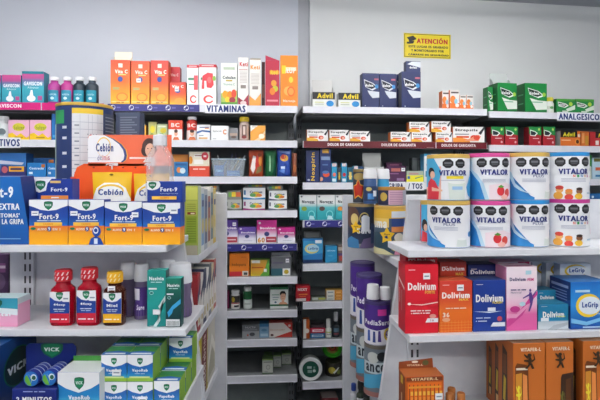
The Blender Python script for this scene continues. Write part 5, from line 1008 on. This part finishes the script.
for x0, x1, yt, d, nm in ((262.2, 273, 359, .025, 'small grey green carton in front at the left of its group'), (273.4, 281.3, 355.3, .10, 'small grey green carton in the middle of its group, set back'), (281.8, 291.2, 353.5, .14, 'small grey green carton at the right end of its group'), (263.8, 272.6, 355, .10, 'small grey green carton directly behind the front left one')):
    C(B, d, x0, x1, yt, z, SM(), nm, .05, group=GSM)

# ================================================================ back wall: bay under the warning sign
B = B2
z = ZC[0]
ADV = design('#e8ebe6', '#c8ccc8', '#d8dcd8', ('r', 0, .52, 1, 1, '#15171c'), ('T', 'Advil', .55, .76, .7, .34, '#f2d81e'), ('e', .78, .24, .17, .2, '#1f86c8'), ('r', .1, .16, .5, .22, '#b4bcae'), ('r', .1, .3, .5, .34, '#c8c83a'))
GAD = 'black and white pain reliever packs on the top shelf'
C(B, .03, 312.5, 335, 92.2, z, ADV, 'black and white pain reliever carton with opened cardboard lid, leftmost under the white board', .06, group=GAD, flap=(.075, '#cfd0ce'))
C(B, .03, 338.3, 360.5, 93, z, ADV, 'black and white pain reliever carton with closed lid, second from left', .06, group=GAD)
def dolex(base, side, red=None, low=None, tw=1.0):
    P = []
    if red: P += [('r', 0, 0, 1, .5, red)]
    P += [('p', [(.1, .78), (.6, .68), (.95, .5), (.6, .42), (.16, .6)], '#f4f5f4'), ('p', [(.13, .75), (.58, .66), (.8, .54), (.55, .47), (.18, .58)], '#15202c'), ('T', 'dolex', .42, .6, .5, .11, '#f4f5f4'), ('e', .88, .68, .08, .07, '#e8ecec'), ('r', .7, .8, .92, .84, '#d86a6a')]
    if low: P += [('p', [(.3, .5), (.9, .42), (1, .36), (1, .2), (.6, .25), (.4, .38)], '#cfd6de')]
    return design(base, side, side, *P, ('r', .8, .03, .9, .06, '#c9d0d8'))
ND = lambda: design('#1d2a5c', '#18244e', '#2a3868', ('p', [(.1, .82), (.62, .72), (.95, .6), (.6, .5), (.18, .6)], '#dfe4ea'), ('p', [(.14, .79), (.6, .7), (.82, .61), (.56, .54), (.2, .6)], '#11182c'), ('T', 'dolex', .42, .65, .48, .08, '#f4f5f4'), ('e', .84, .62, .1, .06, '#3a8ac8'), ('r', .7, .8, .95, .85, '#b05a70'), ('p', [(.3, .5), (1, .46), (1, .3), (.6, .28), (.4, .4)], '#d3d9e0'), ('r', .15, .05, .2, .07, '#c9d0d8'))
GND = 'tall navy pain reliever cartons on the top shelf'
C(B, .03, 362.2, 379.3, 73.3, z, ND(), 'tall navy pain reliever carton, left one of the joined pair', .06, group=GND)
C(B, .03, 379.6, 396.2, 73.8, z, ND(), 'tall navy pain reliever carton, right one of the joined pair', .06, group=GND)
C(B, .10, 396.5, 403, 74.3, z, ND(), 'navy pain reliever carton peeking out behind, between the pair and the tallest one', .06, group=GND)
o = C(B, .03, 401.6, 420.8, 71.6, z, ND(), 'tallest navy pain reliever carton carrying a small box under the warning sign', .06, group=GND)
C(B, .035, 405.8, 420.6, 61.3, B.z(411, 71.6, .03)+.0006, design('#232f5c', '#1c2850', '#cdd4dc', ('p', [(.1, .7), (1, .4), (1, .95), (.4, .95)], '#d8dee6'), ('T', 'dolex', .5, .4, .5, .2, '#f0f2f4')), 'small navy box lying on top of the tallest navy carton', .04, group=GND)
OW = design('#eee9e4', '#d86a2a', '#e8d8cc', ('r', 0, 0, 1, .32, '#e0702e'), ('e', .3, .5, .3, .2, '#e8843a'), ('e', .62, .4, .18, .14, '#8ac4d8'), ('r', .1, .82, .9, .9, '#5a4a48'), ('e', .75, .2, .2, .1, '#f2e4d8'))
GO = 'orange and white cartons under the warning sign'
for x0, x1, yt, nm, d in ((442.3, 449.6, 90.8, 'orange and white carton, leftmost of the small group', .05), (450, 459.5, 90, 'orange and white carton, taller one in front', .03), (459.9, 466.2, 95, 'orange and white carton, shorter, third of the group', .03), (466.6, 473.4, 95, 'orange and white carton at the right end of the small group', .03)):
    C(B, d, x0, x1, yt, z, OW, nm, .05, group=GO)
z = ZC[1]
def strep(big=False): return design('#f0eeec', '#d8733a', '#e6e2de', ('T', 'Strepsils', .42, .78, .72, .2, '#24262a'), ('r', .06, .5, .5, .56, '#8a8a90'), ('p', [(.0, 0), (.55, 0), (.5, .2), (.2, .34), (0, .3)], '#e8b03a' if not big else '#e8923a'), ('r', .1, .3, .5, .42, '#d8552e'), ('p', [(.8, .6), (.97, 1), (1, 1), (1, .9), (.88, .5)], '#2a2c34'), ('e', .66, .32, .12, .16, '#d8452e'), ('e', .68, .3, .07, .1, '#f0b49a'), *([('p', [(.35, .12), (.8, .5), (.88, .4), (.8, .1)], '#e89a7a'), ('e', .74, .32, .1, .16, '#d84a32')] if big else []))
GST = 'white and orange throat lozenge cartons'
def sp(x0, x1, yt, nm, zb=None, big=False, d=.03):
    C(B, d, x0, x1, yt, zb if zb else z, strep(big), nm, .05, group=GST); return B.z((x0+x1)/2, yt, d)+.0006
sp(307, 328.2, 129.7, 'white throat lozenge carton, leftmost of the three standing apart'); sp(329.4, 349.6, 130, 'white throat lozenge carton, middle of the three standing apart'); sp(350, 370.2, 131.3, 'paler white throat lozenge carton, right of the three standing apart')
a = sp(390.6, 411, 132, 'white throat lozenge carton, lower left of the pile, alone in front of the dark gap'); a2 = sp(411.6, 431.4, 132.3, 'white throat lozenge carton, lower one under the left upper carton'); 
sp(409.3, 429.3, 122, 'white throat lozenge carton, left one of two in the upper layer', a2, d=.031)
a3 = sp(435.7, 452.4, 132.3, 'white throat lozenge carton, lower one under the right upper carton'); sp(431.4, 450.8, 121.2, 'white throat lozenge carton, right one of two in the upper layer', a3, d=.031)
sp(453, 484.6, 127, 'wide white throat lozenge carton at the right end of the pile', big=True)
GT = 'dark red DOLOR DE GARGANTA shelf strips'
strip(B, 303.6, 435.6, z, 'long dark red DOLOR DE GARGANTA shelf strip with the words printed twice', '#641822', [('T', 'DOLOR DE GARGANTA', .31, .5, .265, .42, '#f0e4e4'), ('T', 'DOLOR DE GARGANTA', .715, .5, .265, .42, '#f0e4e4'), ('r', .93, .12, .985, .2, '#a88a8c')], group=GT)
strip(B, 436.4, 486.8, z, 'short dark red DOLOR DE GARGANTA shelf strip at the right end', '#6a1823', [('T', 'DOLOR DE GARGANTA', .44, .5, .68, .42, '#f0e4e4')], group=GT)
z = ZC[2]
C(B, .03, 306, 319.4, 150.5, z, design('#1a2a5a', '#141f44', '#24346a', ('T', 'Noxpirin', .55, .5, .36, .88, '#f0c42a', 1), ('e', .2, .08, .1, .03, '#b8c0d0')), 'tall navy carton with vertical yellow lettering', .05)
C(B, .03, 320, 331.2, 148.5, z, design('#1c356e', '#16284e', '#2a4a80', ('r', .2, .86, .8, .98, '#c8962a'), ('r', .1, .66, .9, .76, '#7a92b4'), ('r', .2, .5, .7, .54, '#4a6a98'), ('e', .55, .24, .3, .08, '#d8502e'), ('e', .5, .3, .3, .05, '#4a6aa0'), ('e', .1, .1, .16, .06, '#d89a7a')), 'tall navy carton with red pill print, right of the yellow lettered one', .05)
sm = [(331.6, 337, 163, '#2a90b8', '#e06a5a', 'narrow sky blue carton, first right of the navy ones'), (337.4, 341.2, 168, '#2a3a4e', '#c8a83a', 'narrow dark carton with yellow stripe'), (341.6, 347, 163, '#2a90b8', '#c8323e', 'narrow sky blue carton with red dot'), (347.4, 353.2, 167.5, '#1f5a72', '#e0c86a', 'narrow dark teal carton with yellow stripe'), (353.6, 358.4, 166, '#3a9ab8', '#e0786a', 'narrow pale blue carton with pink top'), (358.8, 363.6, 166.5, '#24466a', '#c8b04a', 'narrow dark blue carton beside the opened grey one')]
for x0, x1, yt, c, c2, nm in sm:
    C(B, .03, x0, x1, yt, z, design(c, c, c, ('r', .1, .82, .9, .98, '#dfc4c0' if '9' in c else c), ('e', .5, .4, .3, .1, c2), ('r', .3, .2, .7, .7, c2) if 'stripe' in nm else ('r', .1, .05, .8, .2, '#d8e4e8')), nm+', third shelf', .04, group='narrow cold remedy cartons on the third shelf')
C(B, .03, 364.3, 384.3, 167, z, design('#c9cbc8', '#a8aaa8', '#8a8c8a', ('r', .1, .2, .9, .6, '#7fa8c8')), 'pale grey carton with its big lid standing open, above the white caps', .06, flap=(.078, '#cdcfcb'))
C(B, .03, 387.5, 406, 166, z, design('#4a2048', '#3a1838', '#5a2a54', ('r', .2, .66, .7, .86, '#b0625a'), ('r', .5, .1, .9, .26, '#8a6a90'), ('r', .1, .5, .6, .56, '#8a5a84')), 'plum carton with salmon print on the third shelf', .05, st=[(.84, .78, .02, .018)])
C(B, .09, 386.5, 402, 162.5, z, design('#471a3e', '#3a1634', '#54244a', ('r', .2, .85, .8, .92, '#8a4a6a')), 'darker plum carton standing behind the salmon printed one', .05)
C(B, .03, 406.5, 423.6, 171, z, design('#e6dc2e', '#7a9a8a', '#b9c8a8', ('r', 0, .62, 1, 1, '#9fb0a0'), ('r', .15, .68, .7, .84, '#b88a8a'), ('p', [(.5, .3), (.95, .5), (.95, .56), (.5, .4)], '#5a8a6a'), ('r', .05, .3, .2, .55, '#3a6a9a')), 'yellow and grey green carton above the TOS sign', .05)
C(B, .10, 412, 423, 158, z, design('#4a5052', '#3e4446', '#5a6062', ('r', .1, .1, .45, .9, '#62686a'), ('r', .55, .1, .9, .9, '#62686a')), 'dark grey carton behind the yellow and grey green one', .05)
C(B, .02, 424, 438, 154, z, design('#dfe4e8', '#4a90b8', '#6ab0d0', ('r', 0, .92, .5, 1, '#3a9ac8'), ('r', .1, .2, .34, .4, '#3a8ab0'), ('e', .3, .8, .07, .04, '#20242a'), ('e', .25, .62, .1, .05, '#d8a08a')), 'tall white and blue carton just left of the upper milk tin', .06)
for x0, x1, s, nm in ((386, 405.6, 'GRIPA', 'white GRIPA sign with navy letters, half hidden by the copper rimmed tin'), (406.2, 424.2, '/ TOS', 'white TOS sign with navy letters left of the milk tins')):
    strip(B, x0, x1, z, nm, '#eaecf0', [('T', s, .5, .5, .8, .66, '#1f2f62')], .046, dz=.004, name='shelf_sign', cat='sign')
z = ZC[3]
NR = lambda c: design(grad([(0, '#1f8f98'), (.3, '#2aa0a8'), (.5, '#5ab8bc'), (.66, '#e4e9e8'), (1, '#eceeed')]), '#1c7f88', '#dfe3e2', ('T', 'Noraver', .52, .73, .74, .12, '#1c2a34'), ('r', .6, .64, .9, .67, '#8a9a9e'), ('e', .28, .45, .16, .09, c), ('e', .7, .22, .2, .16, '#7ad0d4'), ('e', .7, .22, .15, .12, '#2a9aa2'), ('p', [(.55, .02), (.62, .18), (.8, .16), (.9, .02)], '#b8dce0'), ('e', .12, .93, .06, .03, '#4a5a60'))
GNO = 'teal and white cold remedy cartons on the fourth shelf'
for x0, x1, c, nm in ((299.4, 316.6, '#8aa83a', 'teal and white cold remedy carton with green emblem, overhanging the shelf end'), (317, 335, '#5a4a44', 'teal and white cold remedy carton with dark emblem, middle of the three'), (335.4, 352, '#d8882a', 'teal and white cold remedy carton with orange emblem, cut off by the panel')):
    C(B, .02, x0, x1, 195, z, NR(c), nm, .05, group=GNO)
nstrip(304.5, 352, z, 3, 'navy shelf strip with white round marks under the teal and white cartons', .32)
z = ZC[4]
C(B, .03, 302.8, 322.8, 238.5, z, design('#2a74b0', '#1f4a84', '#3a3f44', ('p', [(0, .3), (1, .4), (1, .9), (0, .9)], '#3a94c4'), ('e', .45, .58, .36, .2, '#e0d07a'), ('e', .5, .6, .32, .15, '#a8d0e0'), ('r', .62, .8, .95, .93, '#dfe6ea'), ('T', 'LeGrip', .52, .58, .5, .12, '#24508a'), ('r', 0, 0, 1, .14, '#1c2f5a')), 'blue carton with a pale yellow swirl on the fifth shelf', .05)
C(B, .09, 304, 320.5, 231.5, z, design('#5a5f5e', '#4a4f4e', '#6a6f6e', ('r', .1, .8, .9, .95, '#747978')), 'grey carton standing behind the blue swirl carton', .05)
C(B, .03, 325.3, 337.2, 246.3, z, design('#2a86b4', '#1c5f8a', '#2f78a0', ('t', 'afrinex', .5, .74, .7, .1, '#d8ecf4'), ('r', .25, .4, .6, .43, '#6ab4d4'), ('p', [(.2, 0), (1, .3), (1, 0)], '#24789f')), 'plain blue carton beside the gondola panel on the fifth shelf', .05)
C(B, .03, 338, 350, 245.5, z, design('#6a5a58', '#5a4a48', '#8a8076', ('r', .0, .7, 1, .9, '#b8b0a0'), ('r', .1, .1, .6, .4, '#a8463a'), ('r', 0, .4, 1, .55, '#4a3a6a')), 'brown and purple carton cut off by the gondola panel on the fifth shelf', .05)
z = ZC[5]
C(B, .02, 295.8, 310.3, 286.3, z, design('#b81e2a', '#8f1822', '#a82430', ('T', 'NEXT', .46, .78, .66, .17, '#f4e8e8'), ('r', .2, .42, .8, .5, '#e0843a'), ('r', .26, .3, .7, .36, '#d8643a'), ('r', .02, .02, .7, .2, '#e8dcdc')), 'red carton with white lettering overhanging the sixth shelf', .05)
C(B, .03, 311.4, 325.8, 297.2, z, design('#8f9a7c', '#5a6450', '#3e443c', ('r', .02, .2, .45, .9, '#c8d0c8'), ('r', .5, .3, .95, .7, '#b8b84a')), 'flat green and white box lying beside the red carton', .05)
zz = z
for i, nm in enumerate(('bottom of the stack of three', 'middle of the stack of three', 'top of the stack of three')):
    C(B, .03, 326.5, 342.5, [297.7, 294.1, 290.3][i], zz, design('#d8d8d0', '#c0883a', '#a8863a', ('r', .5, 0, 1, 1, '#c8862e'), ('r', .08, .3, .42, .6, '#8a9aa0'), ('r', .6, .3, .9, .6, '#e0b070')), 'flat white and orange box, '+nm, .05, group='flat white and orange boxes on the sixth shelf')
    zz = B.z(334, [297.7, 294.1, 290.3][i], .03)+.0006
z = ZC[6]
C(B, .03, 303.2, 309.6, 319.5, z, design('#e0ddd6', '#b85a24', '#c8682e', ('r', .48, 0, 1, 1, '#c8602a'), ('e', .6, .4, .35, .12, '#ece6e0')), 'narrow white and orange carton at the left end of the seventh shelf', .04)
C(B, .03, 310.3, 325, 333.3, z, design('#2a6a98', '#1f4f74', '#8a2a3a', ('r', .1, .3, .9, .7, '#b8ccd8'), ('r', .2, .4, .8, .6, '#4a86b0')), 'flat blue box under the red one on the seventh shelf', .05)
a = B.z(317, 333.3, .03)+.0006
C(B, .031, 310.3, 325, 328, a, design('#a8243a', '#7a1c2c', '#5a2a34', ('r', .14, .25, .9, .7, '#e4d4d6'), ('r', .25, .4, .8, .55, '#c05a68')), 'flat red box between the blue and the black one on the seventh shelf', .05)
C(B, .033, 311, 324.4, 325, B.z(317, 328, .03)+.0012, design('#3a2f34', '#2a2226', '#3e3338', ('r', .1, .3, .9, .6, '#5a4a50')), 'flat black box at the top of the pile on the seventh shelf', .045)
bk(325.7, 332, 319.7, z, '#e0e4de', '#e4e6e2', 'white nasal spray bottle on the seventh shelf', [('r', 0, .5, 1, .62, '#a8b83a'), ('r', .2, .2, .8, .4, '#a0a8a0')], lz=(.05, .5), lab='#dfe4dc', capr=.62, caph=.44, neck=.04, name='spray_bottle')
ob = bk(332.6, 340.2, 313.2, z, '#23282c', '#dcdee0', 'dark dropper bottle with white nozzle on the seventh shelf', [('r', .2, .4, .8, .8, '#5a7a8a'), ('r', .2, .15, .8, .3, '#8a3a44')], lz=(.06, .46), lab='#2a3238', capr=.5, caph=.36, neck=.12, name='dropper_bottle')
z = ZC[7]
# round tub lying on its side, lid toward the aisle
d = .02; r = (B.u(322, d)-B.u(298.8, d))/2; u = B.u(310.6, d)
tb = empty('balm_tub', B.w(u, d, z+r+.0006), B.a); tag(tb, 'round white tub with dark green lid label, lying on its side on the lowest shelf', 'tub')
def onside(m): m.v = [(x, -zz_+0, y) for x, y, zz_ in m.v]; return m
m = MB(); m.lathe([(0, -.055, '#d8dcd8'), (r*.9, -.055), (r*.93, -.01), (0, -.01)], '#d8dcd8', 36); onside(m); m.build('body', tb)
m = MB(); m.lathe([(r*.96, -.012, '#eef0ee'), (r, -.008), (r, .004), (r*.93, .009), (r*.74, .006), (r*.7, .0062, '#14503f'), (0, .0062)], '#eef0ee', 36)
art(m, [('T', 'ROS', .42, .62, .3, .26, '#a9bfb6'), ('r', .3, .26, .6, .46, '#8aa89c'), ('e', .74, .4, .1, .1, '#c8d6d0'), ('r', .68, .55, .8, .68, '#6a9080')], r*1.3, r*1.3, x0=-r*.65, z0=-r*.65, warp=lambda x, zq, off: (x, zq, .0064+off))
onside(m); lid = m.build('lid', tb)
tb.rotation_euler = (0, 0, B.a-.1)
# green lidded tub stacked on a dark jar
d = .05
jr = (B.u(342, d)-B.u(325, d))/2
jar = empty('cream_jar', B.w(B.u(334.5, d), d+jr, z), B.a); tag(jar, 'dark jar with yellow print carrying a green lid tub on the lowest shelf', 'jar')
jh = B.z(334, 364.5, d)-z
m = MB(); m.lathe([(0, 0, '#2c2a20'), (jr*.9, 0), (jr*.96, .006), (jr*.96, jh*.9), (jr*.85, jh), (0, jh)], '#2c2a20', 24); art_cyl(m, [('e', .4, .5, .14, .3, '#b8a83a'), ('p', [(.5, .2), (.72, .7), (.66, .75), (.44, .3)], '#c8ccc0'), ('e', .7, .3, .1, .2, '#6a7a3a')], jr*.96, .006, jh*.85); m.build('body', jar)
m = MB(); m.lathe([(jr*.8, jh*.99, '#3a3a2a'), (jr*.9, jh), (jr*.9, jh+.006), (0, jh+.006)], '#3a3a2a', 24); m.build('lid', jar)
gr_ = (B.u(343.5, d)-B.u(323.5, d))/2
tub = empty('cream_tub', B.w(B.u(333.8, d), d+.055, z+jh+.008+gr_*.79+.019), B.a); tag(tub, 'bright green lidded tub tilted toward the aisle on top of the dark jar', 'tub')
m = MB(); m.lathe([(0, -.03, '#5a8a2a'), (gr_*.8, -.03), (gr_*.86, -.004), (0, -.004)], '#5a8a2a', 28); m.build('body', tub)
m = MB(); m.lathe([(gr_*.9, -.006, '#3fae22'), (gr_, -.003), (gr_, .008), (gr_*.9, .013), (gr_*.8, .009), (gr_*.62, .009, '#8a7a2a'), (gr_*.6, .0095), (gr_*.4, .0095, '#9a3a2a'), (0, .0095)], '#3fae22', 32)
art(m, [('e', .5, .5, .3, .3, '#b8642a'), ('p', [(.3, .4), (.5, .7), (.7, .4)], '#3a5a24')], gr_*.9, gr_*.9, x0=-gr_*.45, z0=-gr_*.45, warp=lambda x, zq, off: (x, zq, .0098+off)); m.build('lid', tub)
tub.rotation_euler = (math.radians(52), 0, B.a)
z = ZC[8]
C(B, .03, 322, 338, 398, z, design('#8a3a40', '#6a2a30', '#b8a8a4', ('r', .1, .2, .9, .6, '#c8b8b4')), 'dull red carton on the base shelf at the bottom photo edge', .08)

# ================================================================ back wall: ANALGESICOS bay
B = B3
z = ZD[0]
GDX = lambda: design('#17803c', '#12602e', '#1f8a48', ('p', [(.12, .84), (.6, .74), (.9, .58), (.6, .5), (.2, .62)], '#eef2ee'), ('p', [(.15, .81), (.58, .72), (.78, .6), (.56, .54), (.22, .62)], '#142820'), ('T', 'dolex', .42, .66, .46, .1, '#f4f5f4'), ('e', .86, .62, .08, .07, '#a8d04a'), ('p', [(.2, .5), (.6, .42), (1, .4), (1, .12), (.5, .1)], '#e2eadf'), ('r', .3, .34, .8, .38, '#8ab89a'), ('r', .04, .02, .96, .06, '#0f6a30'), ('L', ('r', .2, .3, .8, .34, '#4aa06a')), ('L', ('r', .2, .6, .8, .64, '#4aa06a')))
GG = 'green pain reliever cartons on the right top shelf'
C(B, .03, 497.5, 517.3, 83, z, GDX(), 'large green pain reliever carton with clear lid standing open', .09, group=GG, flap=(.07, '#c4c8c8'), rz=.05)
C(B, .06, 487.5, 493, 87, z, GDX(), 'narrow dark green carton edge left of the open green one', .05, group=GG)
C(B, .03, 525, 547, 83.3, z, GDX(), 'large green pain reliever carton with closed lid', .08, group=GG)
bk(548, 556, 97, z, '#d8dcd6', '#c8c03a', 'small white bottle with yellow cap beside the large closed green carton', [('r', 0, .3, 1, .7, '#c8d0c0'), ('e', .5, .5, .2, .16, '#5a9a5a')], lz=(.1, .6), lab='#dfe4dc', capr=.8, caph=.24, neck=.03, name='tablet_bottle')
GDS = lambda: design('#1c8440', '#15602e', '#6ab04a', ('r', 0, .84, 1, 1, '#4a9a3a'), ('p', [(.06, .8), (.5, .68), (.66, .54), (.46, .4), (.1, .5)], '#eef2ee'), ('p', [(.09, .74), (.46, .64), (.56, .55), (.42, .46), (.12, .54)], '#142820'), ('T', 'dolex', .3, .6, .34, .14, '#f4f5f4'), ('p', [(.5, .3), (1, .6), (1, .3), (.6, .14)], '#d8e4d4'), ('e', .76, .66, .1, .14, '#b8d84a'), ('r', .3, .1, .6, .2, '#cfdccc'))
C(B, .03, 556.5, 575, 99, z, GDS(), 'low green pain reliever carton, left of two above the ANALGESICOS sign', .06, group=GG)
C(B, .03, 575.5, 594, 99.3, z, GDS(), 'low green pain reliever carton, right of two above the ANALGESICOS sign', .06, group=GG)
strip(B, 557, 604, z, 'white ANALGESICOS sign with navy letters at the right photo edge', '#eef0f5', [('T', 'ANALGESICOS', .5, .5, .94, .74, '#1f3576')], .048, dz=.003, name='shelf_sign', cat='sign')
z = ZD[1]
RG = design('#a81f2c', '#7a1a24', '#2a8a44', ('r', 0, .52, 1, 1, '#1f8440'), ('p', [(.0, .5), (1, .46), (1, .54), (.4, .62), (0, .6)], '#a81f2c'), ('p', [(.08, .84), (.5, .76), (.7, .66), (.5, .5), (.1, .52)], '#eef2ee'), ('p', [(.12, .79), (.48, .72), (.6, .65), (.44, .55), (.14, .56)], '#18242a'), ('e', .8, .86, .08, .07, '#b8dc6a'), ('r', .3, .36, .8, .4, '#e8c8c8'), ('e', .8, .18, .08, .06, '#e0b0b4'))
GRG = 'red and green pain reliever cartons on the second right shelf'
for x0, x1, nm in ((491, 504.2, 'red and green carton, first from the left on the second right shelf'), (505, 518, 'red and green carton, second from the left on the second right shelf'), (529, 541.4, 'red and green carton, third, right of the dark gap'), (543, 555.2, 'red and green carton, fourth, beside the orange and black box')):
    C(B, .03, x0, x1, 126.8, z, RG, nm, .05, group=GRG)
OAD = design('#d8702a', '#9a9c9a', '#2a2420', ('r', 0, .58, .84, 1, '#181614'), ('T', 'Advil', .42, .77, .6, .28, '#e8d82a'), ('r', .04, .36, .5, .42, '#f0c49a'), ('e', .84, .3, .12, .2, '#e8963a'), ('e', .84, .3, .08, .13, '#5a2f18'), ('r', .86, .6, .98, .8, '#d8c8b0'))
C(B, .03, 560.5, 580.5, 131, z, OAD, 'orange and black pain reliever box with yellow lettering', .05)
C(B, .03, 581.2, 589, 131.5, z, design('#c8682a', '#a85420', '#d8803a', ('r', .1, .2, .4, .9, '#e09a5a'), ('r', .5, .1, .9, .7, '#b8862e')), 'narrow orange box between the black and the red one', .05)
C(B, .03, 590, 608, 132, z, design('#b82a2e', '#8a1f24', '#4a1a1c', ('r', .3, .58, 1, 1, '#2a1412'), ('T', 'Advil', .7, .76, .5, .28, '#e8d82a'), ('r', .3, .1, .48, .4, '#e8e0dc')), 'red and black box cut by the right photo edge', .05)
z = ZD[2]
C(B, .03, 583.5, 591.6, 155, z, design('#cfd8cc', '#3a8a4a', '#3a9a4a', ('p', [(0, .7), (1, .5), (1, 1), (0, 1)], '#2f8a3e'), ('e', .5, .4, .3, .2, '#5a6a5a'), ('e', .5, .1, .3, .1, '#d8703a')), 'green and white carton behind the blue rimmed milk tin', .05)
C(B, .03, 592.2, 608, 158, z, design('#b4d0de', '#7aa0b4', '#5a5f3a', ('r', .1, .82, .9, .98, '#6a6a2e'), ('r', .2, .4, .9, .55, '#d8643a'), ('r', .2, .1, .7, .2, '#3a78a8')), 'pale blue carton with orange print at the right photo edge', .05)
z = ZD[3]
C(B, .03, 589.5, 612, 193.5, z, design(grad([(0, '#1c2a5c'), (.4, '#1a4a84'), (1, '#1f6aa8')]), '#1a3a6a', '#2a5a90', ('T', 'Buscapina', .62, .6, .6, .16, '#e4eef6'), ('r', .2, .36, .9, .42, '#6a9ac8'), ('e', .14, .84, .05, .06, '#d8e6f2')), 'dark blue carton at the right photo edge, fourth shelf', .06)
strip(B, 587, 640, z, 'purple shelf strip under the dark blue carton at right', '#4a3f8a', [('r', .1, .4, .3, .6, '#8a80c0')])
C(B, .04, 586, 610, 230, ZD[4], design('#c9ccd4', '#9a9ea8', '#d8dae0', ('r', .1, .3, .9, .5, '#6a70a0'), ('r', .1, .7, .6, .8, '#b84a5a')), 'pale grey carton on the fifth shelf beside the magenta rimmed tin', .06)

# ---------------- warning sign on the wall board
B = BW
d = .427; u0, u1 = B.u(403.8, d), B.u(450.8, d); zc0, zc1 = B.z(427, 58.2, d), B.z(427, 33.8, d)
m = MB(); w = u1-u0; h = zc1-zc0
m.box(-w/2, w/2, 0, .0015, 0, h, '#ecd41c')
art(m, [('r', .015, .03, .985, .97, '#2a2618'), ('r', .025, .05, .975, .95, '#f0d81e'), ('T', 'ATENCIÓN', .6, .72, .66, .25, '#c8281e'),
  ('p', [(.06, .82), (.2, .9), (.24, .82), (.22, .7), (.12, .68)], '#1c1a14'), ('p', [(.1, .7), (.22, .68), (.2, .58), (.12, .56)], '#1c1a14'), ('e', .23, .78, .03, .05, '#1c1a14'), ('r', .06, .56, .12, .64, '#1c1a14'),
  ('T', 'ESTE LUGAR ES GRABADO', .52, .46, .84, .095, '#1c1a14'), ('T', 'Y MONITOREADO POR', .5, .3, .7, .095, '#1c1a14'), ('T', 'CÁMARAS DE SEGURIDAD', .52, .14, .86, .095, '#1c1a14')], w, h, eps=.00035)
o = m.build('warning_sign', None, B.w((u0+u1)/2, d, zc0), B.a); tag(o, 'yellow ATENCIÓN camera warning sign on the white wall board', 'sign')
# everything loose rests a hair above what carries it
for o in list(SC.objects):
    if o.parent is None and 'category' in o and o['category'] not in ('shelving', 'ceiling light', 'sign', 'shelf strip'):
        o.location.z += .0005
